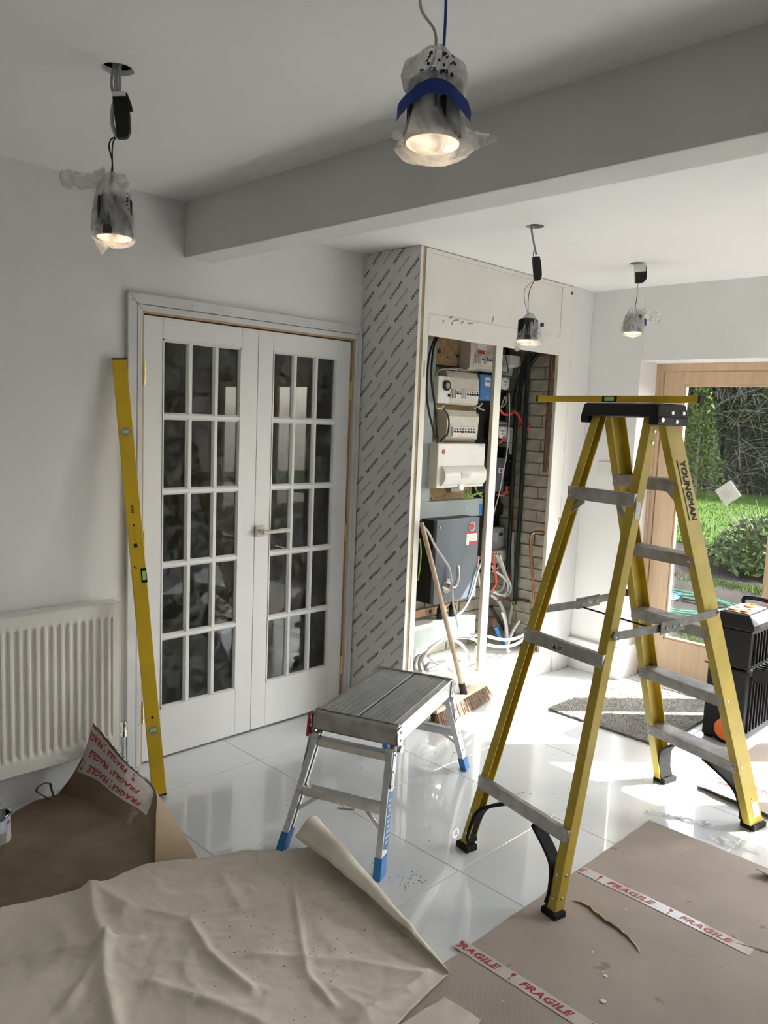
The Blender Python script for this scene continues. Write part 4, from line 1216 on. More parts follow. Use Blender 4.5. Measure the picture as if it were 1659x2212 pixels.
# ------------------------------------------------------------------ hanging lights in plastic bags
def crumple(o_pts, amp, sc_, seed):
    out = []
    for p in o_pts:
        q = Vector(p) * sc_ + Vector((seed * 3.1, seed * 1.7, seed * 2.3))
        out.append(tuple(Vector(p) + noise.noise_vector(q) * amp + noise.noise_vector(q * 2.7) * amp * 0.45))
    return out
def bag(prof, seg, amp, seed, tail=None):
    m_ = MB()
    m_.lathe(prof, seg=seg, cap=False)
    v = []
    r_ = random.Random(seed)
    lob = [r_.uniform(0, 6.28) for _ in range(3)]
    for p in m_.v:
        a_ = math.atan2(p[1], p[0])
        k = 1 + 0.10 * math.sin(3 * a_ + lob[0] + p[2] * 20) + 0.07 * math.sin(5 * a_ + lob[1] - p[2] * 30) + 0.05 * math.sin(9 * a_ + lob[2])
        v.append((p[0] * k, p[1] * k, p[2]))
    m_.v = crumple(v, amp, 26, seed)
    return m_
def hanging_light(label, x, y, ztop, parts, seed):
    t = thing('hanging_downlight', label, 'light', (x, y, ztop), group='unfixed downlights hanging in plastic bags')
    parts(t)
    return t
def fitting(t, z_led, rad, hgt, dx=0, dy=0, tilt=(0, 0)):
    """finned can with bright diffuser; z_led = underside"""
    ax = Vector((tilt[0], tilt[1], 1)).normalized()
    c = Vector((dx, dy, z_led))
    b = MB()
    prof = [(rad * 0.55, hgt), (rad * 0.78, hgt * 0.97), (rad * 0.80, hgt * 0.30), (rad * 0.98, hgt * 0.22), (rad, 0.012), (rad, 0.006)]
    b.lathe([(0.004, hgt)] + prof + [(rad * 0.9, 0.004)], c, ax, seg=28, cap=False)
    bo = b.build('can', M['fitting'], t, smooth=True, angle=35)
    a1 = ax.orthogonal().normalized()
    a2 = ax.cross(a1)
    for k in range(16):
        q = 2 * PI * k / 16
        d = a1 * math.cos(q) + a2 * math.sin(q)
        s = ax.cross(d)
        MB().obox(c + d * rad * 0.84 + ax * hgt * 0.62, d * rad * 0.10, s * 0.0012, ax * hgt * 0.30).build('fin', M['fitting'], bo)
    MB().lathe([(rad * 0.93, 0.010), (rad * 0.93, 0.003), (rad * 0.80, -0.001), (0.001, -0.002)], c, ax, seg=28, cap=False).build('diffuser', M['led'], t, smooth=True)
def driver(t, p0, p1, wid, dep, face, band=None):
    """black driver block from p0 (top) to p1 (bottom) with a bowed back"""
    p0, p1 = Vector(p0), Vector(p1)
    d = (p1 - p0)
    L = d.length
    d.normalize()
    f = Vector(face).normalized()
    s = d.cross(f).normalized()
    m_ = MB()
    pr = [(-wid * 0.5, 0), (-wid * 0.62, L * 0.18), (-wid * 0.66, L * 0.5), (-wid * 0.60, L * 0.82), (-wid * 0.35, L * 0.97), (-wid * 0.2, L), (wid * 0.5, L), (wid * 0.5, 0)]
    m_.sweep(pr, p0 - f * dep / 2, p0 + f * dep / 2, s, d)
    o = m_.build('driver', M['black'], t, bevel=0.002, label='black LED driver')
    if band:
        MB().obox(p0 + d * L * band[0], d * L * band[1], s * wid * 0.53, f * dep * 0.53).build('terminal_cover', M['white'], o)
    return o

def L1(t):
    for k, (ox, oy, r_) in enumerate(((0.004, 0.006, 0.0045), (-0.006, -0.004, 0.004), (0.0, -0.010, 0.004), (-0.010, 0.004, 0.004))):
        MB().tube(smooth_path([(ox + 0.01, oy, 0.05), (ox * 1.2, oy * 1.2, -0.01), (ox * 1.5, oy * 1.4, -0.04), (ox * 0.8, oy * 0.5, -0.072)], 5), r_, seg=8).build('cable', M['greycable' if k else 'whitecable'], t, smooth=True)
    driver(t, (0.003, -0.003, -0.062), (0.012, -0.012, -0.175), 0.034, 0.022, (-0.6, -0.8, 0), (0.03, 0.05))
    MB().tube(smooth_path([(0.0, 0.0, -0.06), (-0.010, 0.010, -0.10), (-0.010, 0.010, -0.14), (0.0, 0.0, -0.175)], 5), 0.0055, seg=8).build('cable', M['greycable'], t, smooth=True)
    MB().tube(smooth_path([(0.014, -0.016, -0.06), (0.022, -0.022, -0.085), (0.026, -0.026, -0.105)], 5), 0.005, seg=8).build('wire_end', M['black'], t, smooth=True)
    for ox, mm in ((0.0, 'blackcable'), (0.006, 'rustpipe')):
        MB().tube(smooth_path([(0.004, -0.004, -0.170), (-0.012 + ox, 0.012 - ox, -0.178), (-0.016 + ox, 0.016 - ox, -0.200), (-0.010, 0.010, -0.235), (-0.012 + ox * 0.6, 0.012, -0.270), (-0.013, 0.013, -0.30)], 6), 0.0022, seg=6).build('wire', M[mm], t, smooth=True)
    fitting(t, -0.438, 0.049, 0.115, -0.006, 0.006)
    b = bag([(0.006, -0.262), (0.022, -0.270), (0.036, -0.288), (0.043, -0.31), (0.046, -0.34), (0.050, -0.38), (0.053, -0.42), (0.0535, -0.440), (0.042, -0.452), (0.024, -0.456), (0.003, -0.457)], 40, 0.006, 3)
    b.v = [(p[0] - 0.006, p[1] + 0.006, p[2]) for p in b.v]
    b.build('plastic_bag', M['film'], t, smooth=True, angle=60)
    # twisted tail of the bag sticking out sideways
    tl = MB()
    path = smooth_path([(-0.02, 0.02, -0.275), (-0.055, 0.050, -0.288), (-0.085, 0.075, -0.290), (-0.110, 0.095, -0.292)], 5)
    tl.tube(path, [0.026, 0.024, 0.022, 0.021, 0.019, 0.020, 0.019, 0.021, 0.020, 0.021, 0.022, 0.022, 0.024, 0.023, 0.024, 0.020], seg=14)
    tl.v = crumple(tl.v, 0.007, 40, 9)
    tl.build('bag_tail', M['film2'], t, smooth=True, angle=60)
    tp = MB().lathe([(0.020, -0.452), (0.012, -0.466), (0.002, -0.485)], (-0.030, 0.026, 0), seg=10, cap=False)
    tp.v = crumple(tp.v, 0.006, 50, 4)
    tp.build('bag_corner', M['film'], t, smooth=True)
    pr = MB()
    for k in range(9):
        z = -0.325 - k * 0.010
        a_ = -1.40 + 0.03 * math.sin(k * 2.0)
        pr.obox((-0.006 + math.cos(a_) * 0.0545, 0.006 + math.sin(a_) * 0.0545, z), Vector((-math.sin(a_) * 0.006, math.cos(a_) * 0.006, 0.0035)) * (0.5 + 0.3 * (k % 3)), (math.cos(a_) * 0.0004, math.sin(a_) * 0.0004, 0), (0, 0, 0.0010))
    pr.build('bag_print', M['print'], t, kind='stuff')
hanging_light('black downlight in a clear bag with its tail sticking out, nearest the radiator wall', 1.046, -1.042, HC, L1, 1)

def L2(t):
    MB().tube(smooth_path([(0.012, 0.0, 0.05), (0.010, 0.0, -0.06), (-0.020, 0.020, -0.13), (-0.022, 0.022, -0.17), (-0.004, 0.004, -0.205), (-0.003, 0.0, -0.24), (-0.006, 0.004, -0.262)], 6), 0.0026, seg=8).build('wire', M['cupedge'], t, smooth=True, label='brown wire')
    MB().tube(smooth_path([(0.012, -0.006, 0.05), (0.010, -0.006, -0.10), (0.010, -0.008, -0.18), (0.009, -0.008, -0.25)], 6), 0.0026, seg=8).build('wire', M['bluetape'], t, smooth=True, label='blue wire')
    fitting(t, -0.402, 0.052, 0.118, 0.0, 0.0, (0.02, 0.02))
    b = bag([(0.004, -0.232), (0.020, -0.240), (0.030, -0.254), (0.048, -0.268), (0.054, -0.290), (0.053, -0.315), (0.047, -0.332), (0.048, -0.348), (0.055, -0.37), (0.060, -0.392), (0.064, -0.402), (0.052, -0.418), (0.026, -0.430), (0.003, -0.434)], 44, 0.006, 6)
    b.build('plastic_bag', M['film'], t, smooth=True, angle=60)
    cr = MB()
    def corner(sx, sy, ln):
        m2 = MB()
        e = Vector((sx, sy, 0)).normalized()
        s = Vector((-e.y, e.x, 0))
        def f(u, v):
            r_ = 0.055 + ln * u
            wv = (1 - u) * 0.05
            return e * r_ + s * (v - 0.5) * 2 * wv * 0.6 + Vector((0, 0, -0.402 + 0.035 * (1 - u) * math.sin(v * PI) + 0.018 * u - 0.012 * (v - 0.5)))
        m2.grid(f, 8, 8)
        m2.v = crumple(m2.v, 0.006, 45, int(ln * 1000))
        m2.build('bag_corner', M['film'], t, smooth=True)
    corner(0.72, -0.70, 0.058)
    corner(-0.72, 0.70, 0.022)
    # blue tape strip wrapped round the front
    tp = MB()
    def f(u, v):
        a_ = -2.42 + (u - 0.5) * 2.6
        r_ = 0.056 + 0.012 * abs(u - 0.5) * 2
        return (math.cos(a_) * r_, math.sin(a_) * r_, -0.312 - 0.024 * v - 0.030 * (2 * (u - 0.5)) ** 2 - 0.004 * math.sin(u * 9))
    tp.grid(f, 24, 3, 0.0006)
    tp.v = crumple(tp.v, 0.003, 30, 2)
    tp.build('blue_tape', M['bluetape'], t, smooth=True)
    pr = MB()
    rr = random.Random(3)
    for k in range(26):
        a_ = -2.42 + rr.uniform(-0.55, 0.75)
        z = -0.263 - rr.uniform(0, 0.035)
        r_ = 0.0525
        pr.obox((math.cos(a_) * r_, math.sin(a_) * r_, z), (0.0025 * math.sin(-a_), 0.0025 * math.cos(a_), rr.uniform(-0.002, 0.002)), (0.0006, 0.0006, 0), (0, 0, rr.uniform(0.0008, 0.003)))
    pr.build('bag_print', M['print'], t, kind='stuff')
hanging_light('bagged downlight tied round with blue tape, hanging nearest the viewer', 1.106, -2.134, HC, L2, 2)

def L3(t):
    MB().tube(smooth_path([(-0.012, 0.012, 0.03), (-0.008, 0.008, -0.02), (0.002, 0.0, -0.07), (0.012, -0.010, -0.12)], 5), [0.0045] * 16, seg=8).build('cable', M['greyplas'], t, smooth=True)
    MB().tube(smooth_path([(0.004, -0.004, -0.095), (0.001, 0.0, -0.115), (0.005, -0.005, -0.137)], 5), 0.002, seg=6).build('wire', M['greyplas'], t, smooth=True)
    driver(t, (0.010, -0.008, -0.128), (0.022, -0.018, -0.228), 0.030, 0.022, (-0.6, -0.8, 0))
    for k, s in enumerate((1, 0)):
        MB().tube(smooth_path([(0.012, -0.010, -0.226), (-0.002 - 0.016 * s, 0.002 + 0.014 * s, -0.265), (-0.006 - 0.012 * s, 0.006 + 0.012 * s, -0.31), (-0.004, 0.004, -0.375)], 6), 0.0018, seg=6).build('wire', M['rustpipe' if k else 'greycable'], t, smooth=True)
    fitting(t, -0.492, 0.047, 0.100, -0.002, 0.002)
    b = bag([(0.006, -0.372), (0.018, -0.376), (0.030, -0.392), (0.040, -0.42), (0.048, -0.455), (0.053, -0.485), (0.050, -0.500), (0.036, -0.506), (0.020, -0.508), (0.003, -0.509)], 36, 0.007, 12)
    b.v = [(p[0] + 0.004, p[1] - 0.004, p[2]) for p in b.v]
    b.build('plastic_bag', M['film'], t, smooth=True, angle=60)
    tp = MB().lathe([(0.018, -0.50), (0.014, -0.515), (0.010, -0.532), (0.002, -0.536)], (-0.035, 0.030, 0), seg=10, cap=False)
    tp.v = crumple(tp.v, 0.006, 50, 5)
    tp.build('bag_corner', M['film'], t, smooth=True)
    MB().box(-0.006, 0.006, -0.006, 0.006, -0.425, -0.408).build('blue_tape', M['bluetape'], t).location = (0.044, -0.040, 0)
hanging_light('bagged downlight hanging low before the electrical cupboard, beyond the beam', 2.953, -1.064, HC2, L3, 3)

def L4(t):
    driver(t, (0.010, -0.008, -0.004), (0.018, -0.014, -0.098), 0.050, 0.030, (-0.75, -0.66, 0), (0.20, 0.22))
    for k in (0, 1):
        MB().tube(smooth_path([(0.010, -0.010, -0.086), (0.006 + 0.004 * k, -0.004, -0.12), (0.010, -0.006, -0.16), (0.006, -0.002, -0.225)], 6), 0.002, seg=6).build('wire', M['rustpipe' if k else 'cupedge'], t, smooth=True)
    fitting(t, -0.358, 0.046, 0.100, 0.004, 0.0)
    b = bag([(0.006, -0.220), (0.020, -0.228), (0.034, -0.245), (0.046, -0.275), (0.054, -0.315), (0.055, -0.345), (0.048, -0.364), (0.03, -0.372), (0.004, -0.376)], 36, 0.007, 17)
    b.build('plastic_bag', M['film'], t, smooth=True, angle=60)
    tl = MB()
    path = smooth_path([(0.035, -0.030, -0.252), (0.060, -0.055, -0.258), (0.085, -0.080, -0.268), (0.100, -0.094, -0.272)], 5)
    tl.tube(path, [0.024 + 0.006 * math.sin(i * 0.9) for i in range(16)], seg=14)
    tl.v = crumple(tl.v, 0.009, 40, 19)
    tl.build('bag_tail', M['film'], t, smooth=True, angle=60)
    MB().box(-0.005, 0.005, -0.005, 0.005, -0.315, -0.282).build('blue_tape', M['bluetape'], t).location = (0.048, -0.044, 0)
hanging_light('bagged downlight hanging nearest the garden door, driver half white', 3.906, -1.051, HC2, L4, 4)

# ------------------------------------------------------------------ radiator
rd = thing('radiator', 'cream white ribbed panel radiator under the wall left of the doors', 'radiator', (0.9, -0.02, 0.16))
RX0, RX1, RZ0, RZ1, RY = -0.55, 0.620, 0.0, 0.628, -0.078
def rad_front(u, v):
    x = RX0 + (RX1 - RX0) * u
    z = RZ0 + (RZ1 - RZ0) * v
    e = min(1.0, max(0.0, min((z - 0.055) / 0.02, (0.578 - z) / 0.02)))
    ex = min(1.0, max(0.0, (RX1 - 0.028 - x) / 0.004))
    ph = (x / 0.0325) % 1.0
    prof = 1.0 if ph < 0.42 else (0.0 if 0.52 < ph < 0.90 else (1 - (ph - 0.42) / 0.10 if ph <= 0.52 else (ph - 0.90) / 0.10))
    return (x, RY - 0.010 + 0.010 * prof * e * ex, z)
fm = MB()
nu = 36 * 12
zs_ = [0, 0.04, 0.055, 0.06, 0.065, 0.07, 0.075, 0.1, 0.3, 0.5, 0.56, 0.563, 0.568, 0.573, 0.578, 0.6, 0.628]
P_ = []
for z in zs_:
    for i in range(nu + 1):
        P_.append(rad_front(i / nu, (z - RZ0) / (RZ1 - RZ0)))
fm.add(P_, [(j * (nu + 1) + i, j * (nu + 1) + i + 1, (j + 1) * (nu + 1) + i + 1, (j + 1) * (nu + 1) + i) for j in range(len(zs_) - 1) for i in range(nu)])
fm.build('front_panel', M['rad'], rd, smooth=True, angle=30)
MB().box(RX0, RX1 - 0.002, -0.070, -0.018, 0.004, 0.624).build('body', M['rad'], rd, bevel=0.004)
MB().box(RX0, RX1, RY - 0.0105, -0.016, 0.6285, 0.632).build('top_grille', M['rad'], rd, bevel=0.001)
MB().box(RX1, RX1 + 0.003, RY - 0.0105, -0.016, 0.0, 0.632).build('side_cover', M['rad'], rd, bevel=0.001)
vl = MB().lathe([(0.012, -0.03), (0.014, -0.03), (0.014, 0.0), (0.010, 0.004), (0.010, 0.012), (0.017, 0.014), (0.0185, 0.03), (0.014, 0.036), (0.001, 0.037)], (0.662, -0.045, 0.055), (0, 0, 1), seg=18)
vl.cyl((0.624, -0.045, 0.035), (0.662, -0.045, 0.035), 0.009, seg=14).cyl((0.640, -0.045, 0.035), (0.652, -0.045, 0.035), 0.013, seg=6)
vl.build('valve', M['chrome'], rd, smooth=True)
MB().cyl((0.662, -0.045, -0.16), (0.662, -0.045, 0.026), 0.0085, seg=12).build('tail_pipe', M['casing'], rd, smooth=True)

# ------------------------------------------------------------------ long spirit level leaning by the door
def frame_from(p0, p1, facing):
    p0, p1 = Vector(p0), Vector(p1)
    d = (p1 - p0).normalized()
    f = Vector(facing)
    f = (f - d * f.dot(d)).normalized()
    s = d.cross(f).normalized()
    return p0, d, s, f, (p1 - p0).length
lp0, ld, ls, lf, lL = frame_from((1.588, -0.325, 0.006), (1.556, -0.030, 1.792), (-0.36, -0.93, 0.1))
lv = thing('spirit_level', 'long yellow spirit level leaning on the door casing', 'spirit level', lp0, group='yellow spirit levels')
ls = -ls   # to the viewer's right
W2, D2 = 0.0285, 0.0125
def LP(s, f, d):
    return ls * s + lf * f + ld * d
body = MB().sweep([(-W2, -D2), (W2, -D2), (W2, D2 * 0.96), (W2 - 0.002, D2), (-W2 + 0.002, D2), (-W2, D2 * 0.96)], LP(0, 0, 0.006), LP(0, 0, lL - 0.004), ls, lf)
lvb = body.build('beam', M['lvlyel'], lv, bevel=0.001)
for d0 in (0.003, lL - 0.002):
    MB().obox(LP(0, 0, d0), ld * 0.003, ls * W2 * 1.02, lf * D2 * 1.04).build('end_cap', M['black'], lv)
for d0 in (0.275, lL - 0.302):
    o = MB().lathe([(0.0185, -0.001), (0.0185, 0.0015), (0.0155, 0.0015), (0.0155, 0.0004), (0.001, 0.0004)], LP(0.001, D2, d0), lf, seg=24, cap=False).build('vial_ring', M['greyplas'], lv, smooth=True, angle=30)
    MB().obox(LP(0.001, D2 + 0.0012, d0), ls * 0.0125, ld * 0.0065, lf * 0.0012).build('vial', M['vial'], o, bevel=0.0005)
MB().cyl(LP(0, D2 - 0.001, 0.327), LP(0, D2 + 0.0004, 0.327), 0.0055, seg=14).build('hang_hole', M['black'], lv)
mid = lL * 0.505
o = MB().obox(LP(-W2 + 0.010, D2 - 0.002, mid), ls * 0.0115, ld * 0.030, lf * 0.0028).build('vial_housing', M['black'], lv)
MB().obox(LP(-W2 + 0.009, D2 + 0.0010, mid), ls * 0.0075, ld * 0.019, lf * 0.0012).build('vial', M['vial'], o)
tx = MB()
put_text(tx, 'STABILA', LP(0.012, D2, mid - 0.004), ld, -ls, width=0.056, bold=0.015, off=0.0006)
put_text(tx, 'Made in Germany', LP(0.021, D2, mid - 0.006), ld, -ls, width=0.056, off=0.0006)
tx.obox(LP(0.010, D2 + 0.0004, mid + 0.034), ls * 0.0028, ld * 0.0028, lf * 0.0003).obox(LP(0.0156, D2 + 0.0004, mid + 0.0396), ls * 0.0028, ld * 0.0028, lf * 0.0003)
# small printed marks higher up
tx.obox(LP(0.004, D2 + 0.0004, mid + 0.125), ls * 0.007, ld * 0.008, lf * 0.0003)
tx.add([LP(0.004 - 0.005, D2 + 0.0006, mid + 0.205), LP(0.004 + 0.005, D2 + 0.0006, mid + 0.205), LP(0.004, D2 + 0.0006, mid + 0.217)], [(0, 1, 2)])
for k in range(6):
    tx.obox(LP(0.002 + (k % 2) * 0.002, D2 + 0.0004, mid + 0.150 + k * 0.008), ls * 0.0009, ld * 0.0024, lf * 0.0003)
for k in range(7):
    tx.obox(LP(0.004, D2 + 0.0004, mid + 0.262 + k * 0.0045), ls * 0.006, ld * (0.0008 if k % 2 else 0.0014), lf * 0.0003)
tx.build('lettering', M['print'], lv)

# ------------------------------------------------------------------ yellow stepladder
LT = -0.20330
ld_ = thing('stepladder', 'yellow fibreglass stepladder with grey treads and black top cap', 'ladder', (2.74, -1.71, 0.0), LT)
A0, B0, C0, D0 = Vector((-0.538, 0.206, 0.0)), Vector((-0.549, -0.298, 0.0)), Vector((0.631, 0.210, 0.0)), Vector((0.601, -0.285, 0.0))
ZT = 1.655
A1, B1, C1, D1 = Vector((-0.046, 0.136, ZT)), Vector((-0.046, -0.136, ZT)), Vector((0.026, 0.136, ZT)), Vector((0.026, -0.136, ZT))
def rl(p, q, z):
    return p + (q - p) * (z / ZT)
def channel(p, q, hx, fl, sgn, name, zb=0.022):
    t = 0.006
    pr = [(-hx, 0), (-hx, -fl), (-hx + t, -fl), (-hx + t, -t), (hx - t, -t), (hx - t, -fl), (hx, -fl), (hx, 0)]
    pr = [(a, b * sgn) for a, b in pr]
    if sgn > 0:
        pr = pr[::-1]
    return MB().sweep(pr, rl(p, q, zb), q, (1, 0, 0), (0, 1, 0)).build(name, M['yellow'], ld_, bevel=0.002)
channel(A0, A1, 0.021, 0.036, 1, 'rear_rail')
rb = channel(B0, B1, 0.021, 0.036, -1, 'rear_rail')
channel(C0, C1, 0.044, 0.034, 1, 'front_rail')
dr_ = channel(D0, D1, 0.044, 0.034, -1, 'front_rail')
for n, z in enumerate((0.295, 0.575, 0.850, 1.130, 1.410)):
    c_, d_ = rl(C0, C1, z), rl(D0, D1, z)
    hx = 0.044
    y0, y1 = d_.y + 0.007, c_.y - 0.007
    def xat(y):
        k = (y - d_.y) / (c_.y - d_.y)
        return d_.x + (c_.x - d_.x) * k
    tr = MB()
    def slab(x0, x1, z0, z1):
        P = []
        for zz in (z0, z1):
            for (yy, xx) in ((y0, x0), (y0, x1), (y1, x1), (y1, x0)):
                P.append((xat(yy) + xx, yy, zz))
        tr.add(P, [(0, 3, 2, 1), (4, 5, 6, 7), (0, 1, 5, 4), (1, 2, 6, 5), (2, 3, 7, 6), (3, 0, 4, 7)])
    slab(-hx, hx, z - 0.004, z)
    slab(-hx, -hx + 0.003, z - 0.042, z - 0.004)
    slab(hx - 0.003, hx, z - 0.030, z - 0.004)
    to = tr.build('tread', M['aludull'], ld_, bevel=0.001)
    tr = MB()
    for k in range(15):
        xx = -hx + 0.006 + k * 0.0055
        slab(xx, xx + 0.0022, z - 0.0005, z + 0.0016)
    tr.build('grip', M['aludull'], to)
    rv = MB()
    for (pp, s) in ((c_, 1), (d_, -1)):
        rv.cyl((pp.x - 0.012, pp.y + s * 0.000, z - 0.02), (pp.x - 0.012, pp.y + s * 0.003, z - 0.02), 0.007, 0.004, seg=10)
        rv.cyl((pp.x - 0.0445, pp.y - s * 0.018, z - 0.022), (pp.x - 0.0475, pp.y - s * 0.018, z - 0.022), 0.006, 0.0035, seg=10)
    rv.build('rivet', M['steel'], to, kind='stuff')
for z in (0.250, 0.806, 1.345):
    a_, b_ = rl(A0, A1, z), rl(B0, B1, z)
    a2, b2 = Vector((a_.x - 0.023, a_.y - 0.002, z)), Vector((b_.x - 0.023, b_.y + 0.002, z))
    m_ = MB()
    P = []
    for zz in (z - 0.024, z + 0.024):
        for p_, xx in ((b2, -0.006), (b2, 0.016), (a2, 0.016), (a2, -0.006)):
            P.append((p_.x + xx, p_.y, zz))
    m_.add(P, [(0, 3, 2, 1), (4, 5, 6, 7), (0, 1, 5, 4), (1, 2, 6, 5), (2, 3, 7, 6), (3, 0, 4, 7)])
    bo = m_.build('rear_bar', M['aludull'], ld_, bevel=0.002)
    rv = MB()
    for p_, s in ((a2, -1), (b2, 1)):
        for dz in (-0.012, 0.012):
            rv.cyl((p_.x - 0.006, p_.y + s * 0.012, z + dz), (p_.x - 0.009, p_.y + s * 0.012, z + dz), 0.006, 0.004, seg=10)
    rv.build('rivet', M['steel'], bo, kind='stuff')
    if abs(z - 0.806) < 0.01:
        wtx = MB()
        cc = a2.lerp(b2, 0.46) + Vector((-0.0063, 0, -0.004))
        wtx.obox(cc + Vector((0, 0.0, 0)), (0.0002, 0, 0), (0, 0.028, 0), (0, 0, 0.012))
        wtx.build('warning_label', M['midgrey'], bo)
        w3 = MB()
        w3.add([cc + Vector((-0.0005, 0.024, -0.010)), cc + Vector((-0.0005, 0.002, -0.010)), cc + Vector((-0.0005, 0.013, 0.010))], [(0, 1, 2)])
        w3.obox(cc + Vector((-0.0005, -0.008, 0.0)), (0.0002, 0, 0), (0, 0.0012, 0.008), (0, 0.002, 0)).obox(cc + Vector((-0.0005, -0.016, 0.0)), (0.0002, 0, 0), (0, -0.0012, 0.008), (0, 0.002, 0))
        w3.build('warning_sign', M['print'], bo)
    # corner gusset straps under the top bar
    if z > 1.2:
        for p_, s in ((a2, -1), (b2, 1)):
            MB().beam((p_.x + 0.004, p_.y + s * 0.075, z - 0.024), (p_.x - 0.012, p_.y + s * 0.006, z - 0.085), 0.020, 0.005, (1, 0, 0)).build('gusset', M['aludull'], bo)
for p_, q_, s in ((C0, C1, -1), (D0, D1, 1)):
    c_ = rl(p_, q_, 1.37)
    MB().beam((c_.x + 0.02, c_.y + s * 0.10, 1.375), (c_.x + 0.02, c_.y + s * 0.012, 1.30), 0.024, 0.005, (1, 0, 0)).build('gusset', M['aludull'], ld_)
# spreaders
for (p_, q_), (r_, s_), sg in (((A0, A1), (C0, C1), 1), ((B0, B1), (D0, D1), -1)):
    a_, c_ = rl(p_, q_, 0.895), rl(r_, s_, 0.905)
    off = 0.008 * sg
    a2 = Vector((a_.x - 0.010, a_.y + off, 0.890))
    c2 = Vector((c_.x + 0.010, c_.y + off, 0.915))
    m2 = a2.lerp(c2, 0.50) + Vector((0, 0, -0.012))
    o = MB().beam(a2, m2, 0.004, 0.030).build('spreader', M['zinc'], ld_, bevel=0.001)
    MB().beam(m2 + Vector((-0.04, sg * 0.004, 0.0)), c2 + Vector((0, sg * 0.004, 0)), 0.004, 0.030).build('spreader', M['zinc'], ld_, bevel=0.001)
    MB().beam(m2 + Vector((-0.05, sg * 0.008, 0.0)), m2 + Vector((0.085, sg * 0.008, 0.006)), 0.004, 0.044).build('lock_plate', M['zinc'], o, bevel=0.001)
    rv = MB()
    for pt in (a2, c2, m2 + Vector((-0.02, 0, 0)), m2 + Vector((0.02, 0, 0.002)), m2 + Vector((0.06, 0, 0.004))):
        rv.cyl(pt + Vector((0, sg * 0.002, 0)), pt + Vector((0, sg * 0.014, 0)), 0.007, 0.004, seg=10)
        rv.cyl(pt + Vector((0, -sg * 0.002, 0)), pt + Vector((0, -sg * 0.006, 0)), 0.006, 0.004, seg=10)
    rv.build('rivet', M['steel'], o, kind='stuff')
aa = rl(A0, A1, 0.89).lerp(rl(C0, C1, 0.905), 0.45)
bb2 = rl(B0, B1, 0.89).lerp(rl(D0, D1, 0.905), 0.45)
MB().cyl(aa + Vector((0, -0.0, -0.018)), bb2 + Vector((0, 0.0, -0.018)), 0.0035, seg=8).build('link_rod', M['black'], ld_)
# black moulded braces and feet
def brace(top, foot, wid, bow, name='brace'):
    pts = smooth_path([top, top.lerp(foot, 0.45) + bow, foot.lerp(top, 0.18) + bow * 0.55, foot], 6)
    n = len(pts)
    m_ = MB()
    def f(u, v):
        p = pts[min(n - 1, int(round(u * (n - 1))))]
        return (p.x + (v - 0.5) * wid, p.y, p.z)
    m_.grid(f, n - 1, 1, 0.012)
    return m_.build(name, M['blackmat'], ld_, smooth=True, angle=35)
for p_, q_, s, zb, wid, xo in ((A0, A1, -1, 0.226, 0.045, 0.0), (B0, B1, 1, 0.226, 0.045, 0.0), (C0, C1, -1, 0.255, 0.080, 0.0), (D0, D1, 1, 0.255, 0.080, 0.0)):
    c_ = rl(p_, q_, zb)
    f_ = rl(p_, q_, 0.035)
    inset = 0.165
    if s < 0:
        tp_, ft_, bw_ = Vector((c_.x + xo, c_.y + s * inset, zb)), Vector((f_.x + xo, f_.y + s * 0.040, 0.030)), Vector((0, -s * 0.052, 0.020))
    else:
        tp_, ft_, bw_ = Vector((f_.x + xo, f_.y + s * 0.040, 0.030)), Vector((c_.x + xo, c_.y + s * inset, zb)), Vector((0, -s * 0.052, 0.020))
        tp_, ft_ = ft_, tp_
    brace(tp_, ft_, wid, bw_)
    fp = rl(p_, q_, 0.0)
    m_ = MB()
    hx = wid / 2 + 0.004
    m_.obox((fp.x, fp.y + s * 0.022, 0.012), (hx, 0, 0), (0, 0.032, 0), (0, 0, 0.012))
    m_.build('foot', M['blackmat'], ld_, bevel=0.004)
    rv = MB()
    for z in (0.06, 0.13):
        e = rl(p_, q_, z)
        rv.cyl((e.x - (hx - 0.004), e.y + s * 0.018, z), (e.x - (hx - 0.001), e.y + s * 0.018, z), 0.006, 0.004, seg=10)
        rv.cyl((e.x, e.y, z), (e.x, e.y - s * 0.003, z), 0.006, 0.004, seg=10)
    rv.build('rivet', M['steel'], ld_, kind='stuff')
# top cap
cap = MB()
zt0, zt1 = 1.612, 1.684
def ring(hx, hy, z):
    return [(-hx - 0.008, -hy, z), (hx - 0.008, -hy, z), (hx - 0.008, hy, z), (-hx - 0.008, hy, z)]
cap.add(ring(0.088, 0.176, zt0 + 0.022) + ring(0.080, 0.170, zt1 - 0.006) + ring(0.074, 0.164, zt1), [(0, 3, 2, 1), (0, 1, 5, 4), (1, 2, 6, 5), (2, 3, 7, 6), (3, 0, 4, 7), (4, 5, 9, 8), (5, 6, 10, 9), (6, 7, 11, 10), (7, 4, 8, 11), (8, 9, 10, 11)])
for s in (-1, 1):
    cap.obox((-0.008, s * 0.158, zt0 + 0.012), (0.086, 0, 0), (0, 0.020, 0), (0, 0, 0.016))
co = cap.build('top_cap', M['black'], ld_, bevel=0.006)
rv = MB()
for s in (-1, 1):
    for x, z, r_ in ((-0.068, 1.626, 0.011), (-0.012, 1.652, 0.009), (0.050, 1.652, 0.009), (0.010, 1.622, 0.009)):
        yy = 0.1785 if z < 1.64 else 0.1745
        rv.cyl((x, s * (yy - 0.004), z), (x, s * (yy + 0.003), z), r_, r_ * 0.7, seg=14)
rv.build('rivet', M['steel'], co, kind='stuff')
rv = MB()
for z in (1.585, 1.545):
    e = rl(B0, B1, z)
    rv.cyl((e.x + 0.008, e.y, z), (e.x + 0.008, e.y - 0.003, z), 0.007, 0.005, seg=12)
rv.build('rivet', M['steel'], rb, kind='stuff')
